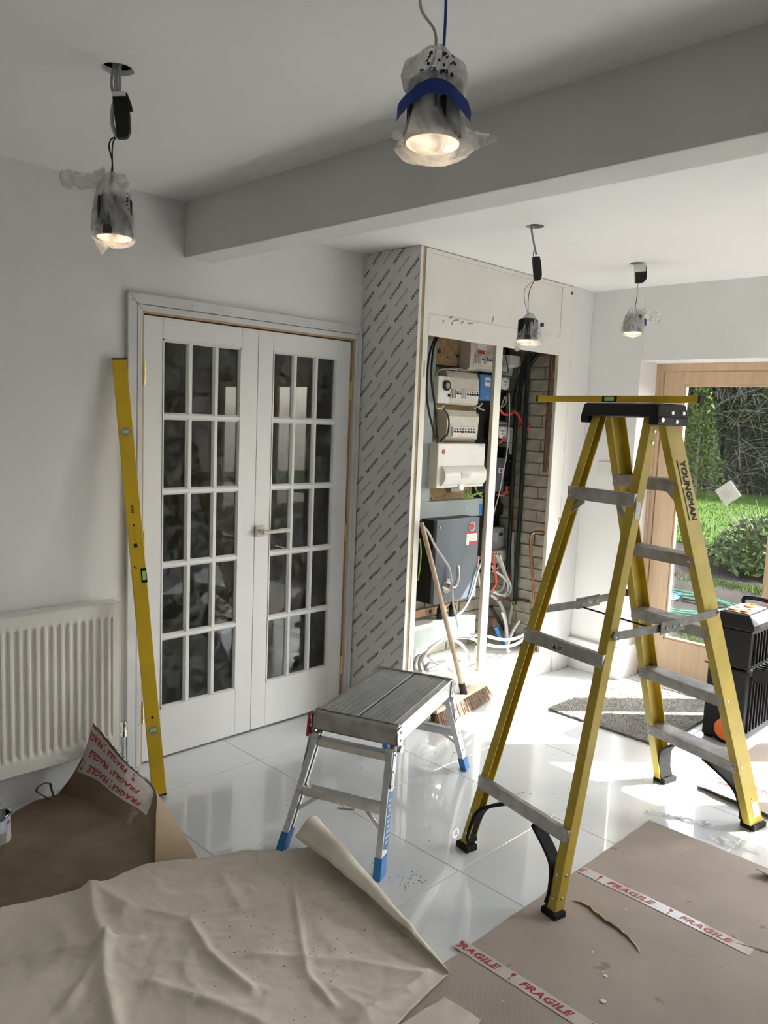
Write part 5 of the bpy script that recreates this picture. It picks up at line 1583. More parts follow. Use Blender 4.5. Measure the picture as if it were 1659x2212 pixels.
tx = MB()
dd = (D1 - D0).normalized()
cT = rl(D0, D1, 1.375)
for ex in (-0.0014, 0.0, 0.0014):
    for ez in (-0.0014, 0.0, 0.0014):
        put_text(tx, 'YOUNGMAN', (cT.x + 0.010 + ex, cT.y - 0.0006, cT.z + ez), -dd, (1, 0, 0), width=0.229, height=0.030, off=0.0006)
tx.obox((cT.x - 0.020 , cT.y - 0.0008, cT.z), dd * 0.118, (0.0024, 0, 0), (0, 0.0004, 0))
tx.build('lettering', M['print'], dr_)
lp = MB()
c2 = rl(D0, D1, 0.085)
lp.obox((c2.x + 0.012, c2.y - 0.0008, c2.z), dd * 0.035, (0.020, 0, 0), (0, 0.0004, 0))
lp.build('worn_label', M['label'], dr_)
for (cx_, zz) in ((B0, 1.30),):
    e = rl(B0, B1, 1.29)
    m_ = MB().obox((e.x + 0.004, e.y - 0.0006, 1.31), dd * 0.001 + Vector((0.003, 0, 0.030)), (0.012, 0, 0), (0, 0.0004, 0))
    m_.build('plaster_smear', M['reveal'], rb)

# short level on the ladder cap
p0, d, s, f, L = frame_from((2.845, -1.212, 1.702), (2.680, -1.985, 1.700), (-0.979, 0.2, 0))
sl = thing('spirit_level', 'short yellow spirit level lying across the ladder top cap', 'spirit level', p0, group='yellow spirit levels')
zz = Vector((0, 0, 1))
MB().sweep([(-0.0110, -0.0125), (0.0110, -0.0125), (0.0110, 0.0125), (-0.0110, 0.0125)], d * 0.008, d * (L - 0.008), f, zz).build('beam', M['lvlyel'], sl, bevel=0.001)
for q in (0.004, L - 0.004):
    MB().obox(d * q, d * 0.004, f * 0.0118, zz * 0.0132).build('end_cap', M['black'], sl)
o = MB().obox(d * (L * 0.50) + f * 0.0098, d * 0.036, f * 0.0020, zz * 0.0118).build('vial_housing', M['black'], sl)
MB().obox(d * (L * 0.50) + f * 0.0122, d * 0.023, f * 0.0010, zz * 0.0080).build('vial', M['vial'], o)

# ------------------------------------------------------------------ aluminium work platform
wp_ = thing('work_platform', 'folding aluminium work platform with ribbed deck and blue feet', 'work platform', (2.25, -0.98, 0.0), 0.3758)
DX, DY, DZ = 0.3025, 0.150, 0.480
for s in (-1, 1):
    y0, y1 = (0.0035, DY) if s > 0 else (-DY, -0.0035)
    dk = MB().box(-DX + 0.006, DX - 0.006, y0, y1, DZ - 0.026, DZ - 0.003).build('deck', M['aludeck'], wp_)
    r_ = MB()
    k = 0
    y = y0 + 0.004
    while y < y1 - 0.004:
        wd = 0.0022 if (k % 4) else 0.0048
        r_.box(-DX + 0.008, DX - 0.008, y, y + wd, DZ - 0.003, DZ - 0.0006 + (0.0006 if k % 4 == 0 else 0))
        y += wd + (0.0022 if k % 4 else 0.0035)
        k += 1
    r_.build('rib', M['aludeck'], dk)
    MB().sweep([(0, 0), (0.020, 0), (0.024, 0.004), (0.024, 0.066), (0.020, 0.070), (0, 0.070)], (-DX, s * DY, DZ - 0.073), (DX, s * DY, DZ - 0.073), (0, s, 0), (0, 0, 1)).build('side_beam', M['alu'], wp_, bevel=0.002)
MB().box(-DX + 0.006, DX - 0.006, -0.0034, 0.0034, DZ - 0.026, DZ - 0.0045).build('deck_gap_shade', M['black'], wp_)  # black strip filling the gap, standing for the shade in it
for s in (-1, 1):
    pr = [(0.0, 0.0), (0.016, 0.0), (0.026, 0.010), (0.026, 0.055), (0.018, 0.068), (0.008, 0.074), (0.0, 0.074)]
    MB().sweep([(a * s, b) for a, b in pr], (s * DX, -DY - 0.022, DZ - 0.073), (s * DX, DY + 0.022, DZ - 0.073), (1, 0, 0), (0, 0, 1)).build('end_rail', M['aludull' if s < 0 else 'alu'], wp_, bevel=0.002)
    MB().sweep([(-0.001, 0), (0.006, 0), (0.006, 0.004), (-0.001, 0.004)], (s * (DX - 0.010), -DY - 0.020, DZ), (s * (DX - 0.010), DY + 0.020, DZ), (s, 0, 0), (0, 0, 1)).build('edge_lip', M['steel'], wp_)
TX, TY, TZ, FX, FY = 0.312, 0.150, 0.402, 0.492, 0.196
def legp(sx, sy, z):
    k = 1 - z / TZ
    return Vector((sx * (TX + (FX - TX) * k), sy * (TY + (FY - TY) * k), z))
for sx in (-1, 1):
    for sy in (-1, 1):
        a_, b_ = legp(sx, sy, 0.055), legp(sx, sy, TZ)
        h1, h2, t = 0.012, 0.024, 0.004
        # outer web faces sy, flanges inward; front (sx) slot shows the channel
        pr = [(-h2, sy * h1), (h2, sy * h1), (h2, -sy * h1), (h2 - 0.016, -sy * h1), (h2 - 0.016, -sy * (h1 - t)), (h2 - t, -sy * (h1 - t)), (h2 - t, sy * (h1 - t)), (-h2 + t, sy * (h1 - t)), (-h2 + t, -sy * (h1 - t)), (-h2 + 0.016, -sy * (h1 - t)), (-h2 + 0.016, -sy * h1), (-h2, -sy * h1)]
        lg = MB().sweep(pr, a_, b_, (1, 0, 0), (0, 1, 0)).build('leg', M['alu'], wp_, bevel=0.001)
        c0_, c1_ = legp(sx, sy, 0.0), legp(sx, sy, 0.068)
        MB().sweep([(-0.027, -0.015), (0.027, -0.015), (0.027, 0.015), (-0.027, 0.015)], c0_, c1_, (1, 0, 0), (0, 1, 0)).build('foot', M['bluefoot'], wp_, bevel=0.003)
        rv = MB()
        for z in (0.385, 0.205, 0.11):
            e = legp(sx, sy, z)
            rv.cyl(e + Vector((0, sy * 0.012, 0)), e + Vector((0, sy * 0.0145, 0)), 0.005, seg=10)
            rv.cyl(e + Vector((sx * 0.024, 0, 0)), e + Vector((sx * 0.0265, 0, 0)), 0.005, seg=10)
        rv.build('rivet', M['steel'], lg, kind='stuff')
        # hinge plate
        hp = MB()
        e0, e1, e2 = Vector((sx * (DX + 0.006), sy * (DY + 0.027), DZ - 0.006)), legp(sx, sy, 0.36) + Vector((0, sy * 0.018, 0)), legp(sx, sy, 0.27) + Vector((0, sy * 0.016, 0))
        hp.beam(e0, Vector((sx * (DX - 0.005), sy * (DY + 0.027), 0.395)), 0.004, 0.050, (1, 0, 0))
        hpo = hp.build('hinge_plate', M['steel'], wp_, bevel=0.001)
        MB().beam(e1 + Vector((0, 0, 0.035)), e2, 0.004, 0.030, (1, 0, 0)).build('hinge_strap', M['steel'], hpo, bevel=0.001)
        hv = MB()
        for (dx, dz) in ((-0.018, -0.02), (0.012, -0.02), (-0.018, -0.05), (0.012, -0.05), (0.0, -0.085)):
            hv.cyl((e0.x + dx, e0.y + sy * 0.002, e0.z + dz), (e0.x + dx, e0.y + sy * 0.005, e0.z + dz), 0.0045, seg=10)
        for q in (0.1, 0.55, 0.92):
            pp = (e1 + Vector((0, 0, 0.035))).lerp(e2, q)
            hv.cyl(pp + Vector((0, sy * 0.002, 0)), pp + Vector((0, sy * 0.005, 0)), 0.0045, seg=10)
        hv.cyl((sx * (DX - 0.004), sy * (DY + 0.020), 0.392), (sx * (DX - 0.004), sy * (DY + 0.036), 0.392), 0.014, seg=18)
        hv.build('hinge_rivet', M['chrome'], hpo, kind='stuff')
    for z, hh in ((0.370, 0.030), (0.205, 0.034)):
        a_, b_ = legp(sx, -1, z), legp(sx, 1, z)
        MB().sweep([(-0.018, -hh / 2), (0.018, -hh / 2), (0.018, hh / 2), (-0.018, hh / 2)], a_ + Vector((0, 0.013, 0)), b_ - Vector((0, 0.013, 0)), (1, 0, 0), (0, 0, 1)).build('rung', M['alu'], wp_, bevel=0.003)
    for sy in (-1, 1):
        e = legp(sx, sy, 0.140)
        g_ = legp(sx, sy, 0.190)
        MB().beam(e + Vector((0, -sy * 0.012, 0)), g_ + Vector((0, -sy * 0.075, 0)), 0.014, 0.004, (1, 0, 0)).build('brace', M['alu'], wp_)
lt = MB().obox((-DX - 0.012, DY + 0.040, 0.425), (0.016, 0, 0), (0, 0.005, 0), (0.006, 0, 0.045)).build('latch', M['red'], wp_, bevel=0.003, label='red plastic latch')
e0, e1 = legp(-1, -1, 0.085), legp(-1, -1, 0.262)
bl = MB().beam(e0 + Vector((0.004, -0.0125, 0)), e1 + Vector((0.004, -0.0125, 0)), 0.0008, 0.036, (1, 0, 0)).build('blue_label', M['bluefoot'], wp_)
tx = MB()
dr3 = (e1 - e0).normalized()
for k in range(9):
    c_ = e0.lerp(e1, 0.12 + 0.09 * k) + Vector((0.004, -0.0132, 0))
    tx.obox(c_, dr3 * 0.004, Vector((0.010 + 0.003 * (k % 2), 0, 0)), (0, 0.0002, 0))
tx.build('label_print', M['label'], bl)

# ------------------------------------------------------------------ broom
br = thing('broom', 'wooden push broom with brown bristles leaning against the cupboard', 'broom', (3.33, -0.49, 0.0))
hd0, hd1 = Vector((-0.305, -0.068, 0.088)), Vector((0.300, 0.052, 0.088))
ax_ = (hd1 - hd0).normalized()
sd_ = Vector((-ax_.y, ax_.x, 0))
hb_ = MB()
pr = [(-0.024, -0.010), (0.024, -0.010), (0.026, 0.004), (0.020, 0.012), (-0.020, 0.012), (-0.026, 0.004)]
hb_.sweep(pr, hd0, hd1, sd_, (0, 0, 1))
hbo = hb_.build('head', M['headwood'], br, bevel=0.005)
bs_ = MB()
rb_ = random.Random(11)
Lh = (hd1 - hd0).length
for k in range(3200):
    u = rb_.random()
    v = rb_.uniform(-1, 1)
    base = hd0.lerp(hd1, 0.015 + 0.97 * u) + sd_ * v * 0.021 + Vector((0, 0, -0.009))
    sp_ = (u - 0.5) * 0.10 + rb_.uniform(-0.008, 0.008)
    tip = base + ax_ * sp_ * 0.5 + sd_ * (v * 0.024 - 0.014 + rb_.uniform(-0.008, 0.008))
    tip.z = rb_.uniform(0.001, 0.006)
    s1_ = ax_ * 0.0011 + sd_ * rb_.uniform(-0.0008, 0.0008)
    bs_.add([base - s1_, base + s1_, tip + s1_ * 0.7, tip - s1_ * 0.7], [(0, 1, 2, 3)])
bs_.build('bristles', M['bristle'], hbo, kind='stuff')
hs, he = Vector((0.02, -0.010, 0.100)), Vector((-0.322, 0.056, 1.068))
hdir = (he - hs).normalized()
MB().lathe([(0.018, -0.005), (0.020, 0.0), (0.018, 0.06), (0.0165, 0.066)], hs, hdir, seg=16).build('socket', M['blackmat'], br, smooth=True)
MB().tube([hs + hdir * 0.05, hs.lerp(he, 0.35), hs.lerp(he, 0.7), he], [0.0135, 0.0135, 0.013, 0.0125], seg=14).build('handle', M['broomwood'], br, smooth=True)

# ------------------------------------------------------------------ printed FRAGILE tape laid on any surface
GS = 0.016
GLASS = [(-0.5, 1.0), (0.5, 1.0), (0.42, 0.35), (0.08, 0.05), (0.08, -0.7), (0.42, -0.85), (0.42, -1.0), (-0.42, -1.0), (-0.42, -0.85), (-0.08, -0.7), (-0.08, 0.05), (-0.42, 0.35)]
def tape(parent, surf, l0, l1, half, marks, nrm_off=0.0006, nseg=24, nw=2):
    """surf(l, b) -> 3D; strip from l0..l1 (metres along), +-half across; marks = [(kind, l)]"""
    m_ = MB()
    def f(u, v):
        return surf(l0 + (l1 - l0) * u, (v - 0.5) * 2 * half, nrm_off)
    m_.grid(f, nseg, nw)
    o = m_.build('fragile_tape', M['fragtape'], parent, smooth=True, label='clear parcel tape printed FRAGILE in red')
    for kind, l in marks:
        tx = MB()
        if kind == 'g':
            pts = [surf(l + a * GS * 0.8, b * GS, nrm_off * 2) for a, b in GLASS]
            tx.add(pts, [tuple(range(len(pts)))])
            tx.build('printed_symbol', M['fragred'], o)
        else:
            vv, ff, W_, H_ = text_geo(kind, 1.0, 0.035, 0.28, 1.06)
            kx, ky = (0.172 * len(kind) / 7.0) / W_, 0.026 / H_
            tx.add([surf(l + a * kx, b * ky, nrm_off * 2) for a, b in vv], ff)
            tx.build('printed_word', M['fragred'], o)
    return o

# ------------------------------------------------------------------ big cardboard sheet under the ladder
cd = thing('cardboard_sheet', 'large flat brown cardboard sheet with two strips of printed tape, under the ladder', 'cardboard', (2.3, -2.3, 0.0))
def card_z(x, y):
    return 0.0045 + 0.0012 * noise.noise(Vector((x * 3, y * 3, 0.3))) + 0.0010 * math.exp(-((x - 2.648) / 0.008) ** 2) + 0.0010 * math.exp(-((x - 2.70) / 0.006) ** 2)
def card_xy(u, v):
    x = 1.20 + (2.985 - 1.20) * u
    y = -1.785 + (-3.0 + 1.785) * v
    if v == 0:
        y += 0.006 * noise.noise(Vector((x * 14, 0, 5)))
    if u == 1:
        x += 0.010 * noise.noise(Vector((0, y * 12, 2)))
    if u == 0:
        x += 0.010 * noise.noise(Vector((0, y * 12, 7)))
    return x, y
m_ = MB()
m_.grid(lambda u, v: (card_xy(u, v)[0] - 2.3, card_xy(u, v)[1] + 2.3, card_z(*card_xy(u, v))), 80, 50, -0.0035)
cdo = m_.build('sheet', M['card'], cd, smooth=True, angle=40)
def surf1(l, b, o_):
    x, y = 2.447 + b + 0.004 * math.sin(l * 5), -1.790 - l
    return (x - 2.3, y + 2.3, card_z(x, y) + o_ + 0.0008)
def surf2(l, b, o_):
    x, y = 1.800 + b, -1.775 - l
    return (x - 2.3, y + 2.3, card_z(x, y) + o_ + 0.0008)
tape(cd, surf1, 0.0, 0.60, 0.024, [('E', 0.010), ('g', 0.075), ('FRAGILE', 0.195), ('g', 0.335), ('FRAGILE', 0.455)], nseg=40)
tape(cd, surf2, -0.02, 0.80, 0.024, [('g', -0.012), ('RAGILE', 0.062), ('g', 0.180), ('FRAGILE', 0.298), ('g', 0.44), ('FRAGILE', 0.56)], nseg=40)
# torn slit with lifted lip
tp = smooth_path([(2.256, -1.872, 0), (2.268, -1.922, 0), (2.242, -1.992, 0), (2.228, -2.075, 0), (2.180, -2.155, 0)], 5)
rq = random.Random(5)
wd_ = [rq.uniform(0.003, 0.011) for _ in tp]
tp = [p + Vector((rq.uniform(-0.004, 0.004), 0, 0)) for p in tp]
wd_[0] = wd_[-1] = 0.002
m_ = MB()
def tear(u, v):
    i = min(len(tp) - 1, int(round(u * (len(tp) - 1))))
    return (tp[i].x - 2.3 + v * wd_[i], tp[i].y + 2.3 - v * 0.004, 0.0060 + 0.006 * (1 - v) * math.sin(PI * u) ** 0.5)
m_.grid(tear, len(tp) - 1, 2, 0.0015)
m_.build('torn_lip', M['cardpale'], cd)
m_ = MB()
m_.grid(lambda u, v: (tp[min(len(tp) - 1, int(round(u * (len(tp) - 1))))].x - 2.3 - 0.009 * v * math.sin(PI * u), tp[min(len(tp) - 1, int(round(u * (len(tp) - 1))))].y + 2.3, 0.0062), len(tp) - 1, 1)
m_.build('torn_slit', M['cardedge'], cd)
m_ = MB()
m_.grid(lambda u, v: (2.452 + 0.10 * u - 2.3 + 0.010 * v * math.sin(PI * u), -2.33 - 0.30 * u + 2.3, 0.0066), 10, 1)
m_.build('split_seam', M['cardedge'], cd)
m_ = MB()
for x, y, r_ in ((2.009, -2.138, 0.0065), (1.912, -2.185, 0.009), (2.075, -2.057, 0.004), (2.02, -2.125, 0.003), (2.35, -2.02, 0.003), (1.70, -2.0, 0.004)):
    m_.cyl((x - 2.3, y + 2.3, 0.0055), (x - 2.3, y + 2.3, 0.0068), r_, r_ * 0.8, seg=12)
m_.build('paint_drop', M['white'], cd)
m_ = MB()
m_.grid(lambda u, v: (2.905 - 2.3 + 0.09 * u, -2.235 + 2.3 - 0.05 * u - 0.20 * v, 0.0065 + 0.018 * (1 - v) * (1 - u)), 6, 6, 0.003)
m_.build('raised_corner', M['card'], cd)

# smaller cardboard piece by the toolbox
c2 = thing('cardboard_piece', 'torn layered cardboard piece with printed tape, behind the ladder foot', 'cardboard', (3.8, -2.1, 0.0))
def c2z(x, y):
    e = max(0.0, 1 - (x - 3.42) / 0.25)
    return 0.006 + 0.016 * e * e * (0.6 + 0.4 * math.sin(y * 9)) + 0.0015 * noise.noise(Vector((x * 8, y * 8, 1)))
def c2xy(u, v):
    x = 3.425 + 0.02 * noise.noise(Vector((0, v * 6, 3))) * (1 - u) + (4.28 - 3.425) * u - 0.09 * v * (1 - u) * (1 if v < 0.4 else 0.6)
    y = -1.783 - 0.62 * v + 0.006 * noise.noise(Vector((u * 9, v, 8)))
    return x, y
for k, mm in enumerate(('card', 'carddark')):
    m_ = MB()
    m_.grid(lambda u, v: (c2xy(u, v)[0] - 3.8 + 0.014 * k, c2xy(u, v)[1] + 2.1 - 0.004 * k, c2z(*c2xy(u, v)) * (1 if not k else 0.45)), 26, 20, -0.0035)
    m_.build('sheet' if not k else 'under_layer', M[mm], c2, smooth=True, angle=40)
def surf3(l, b, o_):
    x, y = 3.54 + b * 0.98 + l * 0.10, -1.80 - l
    return (x - 3.8, y + 2.1, c2z(x, y) + o_ + 0.001)
tape(c2, surf3, 0.0, 0.50, 0.030, [('FRAGILE', 0.12), ('g', 0.24), ('FRAGILE', 0.36)], nseg=30)
def surf4(l, b, o_):
    x, y = 3.615 + b + l * 0.08, -1.81 - l
    return (x - 3.8, y + 2.1, c2z(x, y) + o_ + 0.0016)
tape(c2, surf4, 0.0, 0.45, 0.024, [('FRAGILE', 0.18), ('g', 0.31)], nseg=30)
m_ = MB()
for k in range(7):
    m_.obox((3.40 - 3.8 + 0.010 * rq.uniform(-1, 1), -2.00 + 2.1 - 0.012 * k, 0.012 + 0.006 * rq.random()), (0.020, 0.004 * rq.uniform(-1, 1), 0.004 * rq.uniform(-1, 1)), (0, 0.006, 0.002), (0, -0.0003, 0.0012))
m_.build('torn_edge', M['cardpale'], c2)

# ------------------------------------------------------------------ stained cardboard with curled flap, left
c3 = thing('cardboard_cover', 'stained brown cardboard floor cover with curled-up taped flap, below the radiator', 'cardboard', (1.2, -0.4, 0.0))
poly = [(0.05, -0.13), (1.05, -0.125), (1.10, -0.085), (1.19, -0.045), (1.27, -0.050), (1.35, -0.034), (1.375, -0.16), (1.370, -0.30), (1.394, -0.45), (1.390, -0.54), (1.355, -0.679), (1.320, -0.775), (1.22, -0.85), (0.9, -0.9), (0.05, -1.0)]
n = len(poly)
m_ = MB()
m_.add([(a - 1.2, b + 0.4, 0.0048) for a, b in poly] + [(a - 1.2, b + 0.4, 0.0012) for a, b in poly],
       [tuple(range(n - 1, -1, -1)), tuple(range(n, 2 * n))] + [(i, (i + 1) % n, n + (i + 1) % n, n + i) for i in range(n)])
m_.build('base_sheet', M['carddark'], c3)
BASE = smooth_path([(1.285, -0.045, 0.004), (1.345, -0.170, 0.004), (1.360, -0.330, 0.004), (1.392, -0.500, 0.004), (1.358, -0.670, 0.004), (1.318, -0.768, 0.004)], 8)
RIDGE = smooth_path([(1.395, -0.132, 0.308), (1.428, -0.190, 0.246), (1.470, -0.262, 0.165), (1.540, -0.365, 0.062), (1.440, -0.560, 0.046), (1.322, -0.770, 0.005)], 8)
OUTER = smooth_path([(1.400, -0.130, 0.300), (1.436, -0.190, 0.240), (1.485, -0.262, 0.155), (1.575, -0.345, 0.003), (1.520, -0.590, 0.003), (1.446, -0.858, 0.003)], 8)
O3 = Vector((1.2, -0.4, 0))
def pick(path, u):
    q = u * (len(path) - 1)
    i = min(len(path) - 2, int(q))
    return path[i].lerp(path[i + 1], q - i)
def flap(u, v):
    b_, r_ = pick(BASE, u), pick(RIDGE, u)
    p = b_.lerp(r_, v)
    sag = math.sin(PI * v) * 0.020
    jag = 0.010 * noise.noise(Vector((u * 40, 0, 2))) * (v ** 6) * (1 if u < 0.55 else 0)
    return p - O3 + Vector((sag * 0.6 * (r_ - b_).length / 0.3, -sag * 0.5 * (r_ - b_).length / 0.3, -sag * 0.6 * (r_ - b_).length / 0.3 + jag + 0.003 * noise.noise(Vector((u * 12, v * 6, 1)))))
m_ = MB()
m_.grid(flap, 60, 14, 0.0025)
fo = m_.build('raised_flap', M['carddark'], c3, smooth=True, angle=50)
def flapn(u, v, off):
    p = Vector(flap(u, v))
    du = Vector(flap(min(1, u + 0.01), v)) - Vector(flap(max(0, u - 0.01), v))
    dv = Vector(flap(u, min(1, v + 0.02))) - Vector(flap(u, max(0, v - 0.02)))
    n_ = du.cross(dv).normalized()
    if n_.dot(Vector((-0.6, -0.75, 0.3))) < 0:
        n_ = -n_
    return p + n_ * off
FL = 0.52     # length of the taped part of the flap
for vc, l0, l1, marks in ((0.86, 0.0, 0.98, [('FRAGILE', 0.06), ('g', 0.16), ('FRAGILE', 0.27), ('g', 0.39)]), (0.66, 0.0, 0.98, [('FRAGILE', 0.14), ('g', 0.25), ('FRAGILE', 0.345)]), (0.47, 0.05, 0.98, [('g', 0.045), ('FRAGILE', 0.17), ('g', 0.275), ('FRAGILE', 0.37)])):
    def sf(l, b, o_, vc=vc):
        u = max(0.0, min(0.62, l / FL * 0.62))
        hgt = max(0.06, (pick(RIDGE, u) - pick(BASE, u)).length)
        # reading runs from the low end up to the back, letter tops towards the floor
        return flapn(max(0.0, min(0.62, (FL - l) / FL * 0.62)), max(0.0, min(1.0, vc - b / 0.26)), o_ + 0.0006)
    tape(c3, sf, FL * (1 - l1), FL * (1 - l0), 0.026, [(k_, FL - l_) for k_, l_ in marks], nrm_off=0.0010, nseg=40, nw=6)
m_ = MB()
def outer(u, v):
    uu = 0.52 + 0.48 * u
    return pick(RIDGE, uu).lerp(pick(OUTER, uu), v) - O3 + Vector((0.002, 0, 0.002))
m_.grid(outer, 24, 6, -0.0025)
m_.build('outer_face', M['cardpale'], c3, smooth=True, angle=40)
m_ = MB()
for k in range(9):
    u = 0.20 + 0.035 * k
    p = Vector(flap(u, 1.0))
    m_.obox(p + Vector((0.001, -0.001, 0.001)), (0.003, 0.002 * rq.uniform(-1, 1), 0.003 * rq.uniform(-1, 1)), (0, 0.006, -0.003), (0, 0.0006, 0.001))
m_.build('torn_edge', M['cardedge'], c3)
m_ = MB()
pt_ = smooth_path([(1.235, -0.075, 0.006), (1.205, -0.070, 0.035), (1.185, -0.066, 0.055), (1.200, -0.068, 0.075), (1.232, -0.072, 0.078), (1.240, -0.074, 0.050), (1.250, -0.078, 0.012)], 6)
def strip(u, v):
    p = pick(pt_, u)
    return p - O3 + Vector((0.004 * v, -0.022 * v * (0.5 + 0.5 * math.sin(u * 7) ** 2), 0.004 * v))
m_.grid(strip, 30, 2, 0.0012)
m_.build('curled_strip', M['cardedge'], c3, smooth=True)

# ------------------------------------------------------------------ canvas dust sheet
FAR = [Vector((0.05, -0.52, 0)), Vector((0.55, -0.62, 0)), Vector((0.833, -0.690, 0)), Vector((1.02, -0.745, 0)), Vector((1.124, -0.762, 0)), Vector((1.225, -0.757, 0)), Vector((1.317, -0.775, 0)), Vector((1.47, -0.855, 0)), Vector((1.59, -0.905, 0)), Vector((1.66, -0.955, 0)), Vector((1.74, -1.015, 0)), Vector((1.800, -1.040, 0))]
NEAR = [Vector((0.05, -2.30, 0)), Vector((0.55, -2.15, 0)), Vector((0.95, -2.02, 0)), Vector((1.22, -1.92, 0)), Vector((1.40, -1.868, 0)), Vector((1.52, -1.848, 0)), Vector((1.655, -1.833, 0))]
FARs, NEARs = smooth_path(FAR, 6), smooth_path(NEAR, 8)
RID = [([(0.996, -1.067), (1.04, -0.89), (1.111, -0.714)], 0.016, 0.030), ([(0.996, -1.067), (0.93, -1.20), (0.886, -1.336), (0.84, -1.5)], 0.018, 0.022), ([(0.996, -1.067), (0.90, -1.16), (0.813, -1.231)], 0.010, 0.020),
       ([(0.996, -1.067), (1.085, -1.111)], 0.012, 0.016), ([(0.996, -1.067), (0.782, -0.944)], 0.007, 0.03), ([(1.237, -1.141), (1.204, -1.302), (1.21, -1.505)], 0.012, 0.018),
       ([(1.639, -1.132), (1.53, -1.303), (1.358, -1.565), (1.339, -1.701)], 0.008, 0.014), ([(1.171, -1.002), (1.229, -1.1), (1.389, -1.195), (1.552, -1.274)], 0.007, 0.014),
       ([(1.452, -0.995), (1.396, -1.185)], 0.007, 0.02), ([(1.10, -0.78), (1.13, -0.95)], 0.014, 0.035), ([(1.30, -1.40), (1.50, -1.62), (1.60, -1.78)], 0.008, 0.03), ([(1.02, -1.3), (1.15, -1.6), (1.2, -1.9)], 0.010, 0.03), ([(1.35, -1.78), (1.62, -1.80)], 0.012, 0.03)]
def seg_d(x, y, a, b):
    dx, dy = b[0] - a[0], b[1] - a[1]
    t = max(0, min(1, ((x - a[0]) * dx + (y - a[1]) * dy) / (dx * dx + dy * dy)))
    return math.hypot(x - a[0] - dx * t, y - a[1] - dy * t)
def sheet_z(x, y):
    z = 0.008
    for pts, h, w_ in RID:
        dm = min(seg_d(x, y, a, b) for a, b in zip(pts[:-1], pts[1:]))
        z += h * (0.55 * math.exp(-(dm / w_) ** 2) + 0.60 * math.exp(-dm / (w_ * 0.45)))
    q = Vector((x * 4, y * 4, 0))
    z += 0.006 * (1 - abs(noise.noise(q * 0.8))) ** 7 + 0.0022 * (1 - abs(noise.noise(q * 2.7 + Vector((5, 1, 0))))) ** 6 + 0.003 * abs(noise.noise(q * 3.1)) + 0.0014 * noise.noise(q * 9)
    return z
ds = thing('dust_sheet', 'crumpled beige canvas dust sheet with rolled edge in the near corner', 'dust sheet', (1.2, -1.4, 0.0))
NU, NV, NC = 200, 170, 16
rows = []
for j in range(NV + 1):
    v = j / NV
    row = []
    for i in range(NU + 1):
        u = i / NU
        uu = 1 - (1 - u) ** 1.25
        p = pick(FARs, uu).lerp(pick(NEARs, uu), v)
        row.append(Vector((p.x - 1.2, p.y + 1.4, sheet_z(p.x, p.y))))
    # curl at the right-hand edge: radius tapers towards the near corner
    e = row[-1]
    R_ = 0.052 * (1 - v) ** 0.8 + 0.006
    d_ = Vector((0.965, 0.20, 0)) if v < 0.9 else Vector((0.9, -0.2, 0)).normalized()
    sweepa = PI * (1.18 - 0.25 * v)
    for k in range(1, NC + 1):
        a_ = sweepa * k / NC
        row.append(Vector((e.x, e.y, e.z)) + d_ * (math.sin(a_) * R_) + Vector((0, 0, R_ * (1 - math.cos(a_)))))
    le = row[-1]
    for k in range(1, 4):
        row.append(le + Vector((-0.018 * k * (1 - v), -0.004 * k, -0.010 * k * (1 - v))))
    rows.append(row)
nn = len(rows[0])
m_ = MB()
m_.add([p for r_ in rows for p in r_], [(j * nn + i, (j + 1) * nn + i, (j + 1) * nn + i + 1, j * nn + i + 1) for j in range(NV) for i in range(nn - 1)])
so = m_.build('cloth', M['canvas'], ds, smooth=True, angle=80)
sm = so.modifiers.new('thickness', 'SOLIDIFY')
sm.thickness = 0.0025
sm.offset = 0
m_ = MB()
m_.grid(lambda u, v: (1.30 + 0.29 * u - 0.28 * v * (1 - u) - 1.2 + 0.01 * v, -1.86 - 0.02 * u - (0.12 + 0.20 * (1 - u)) * v + 1.4, 0.0075 + 0.006 * noise.noise(Vector((u * 5, v * 5, 3)))), 20, 14, 0.002)
m_.build('folded_layer', M['canvas'], ds, smooth=True)
gr = MB()
for k in range(110):
    x, y = rq.gauss(1.45, 0.16), rq.gauss(-1.45, 0.18)
    if -1.80 < y < -1.0 and 0.8 < x < 1.62:
        a_ = rq.uniform(0, PI)
        l_ = rq.choice((0.0012, 0.0018, 0.0014, 0.0035))
        gr.obox((x - 1.2, y + 1.4, sheet_z(x, y) + 0.0015), (math.cos(a_) * l_, math.sin(a_) * l_, 0), (-math.sin(a_) * 0.0009, math.cos(a_) * 0.0009, 0), (0, 0, 0.0008))
gr.build('grit', M['timber'], ds, kind='stuff')

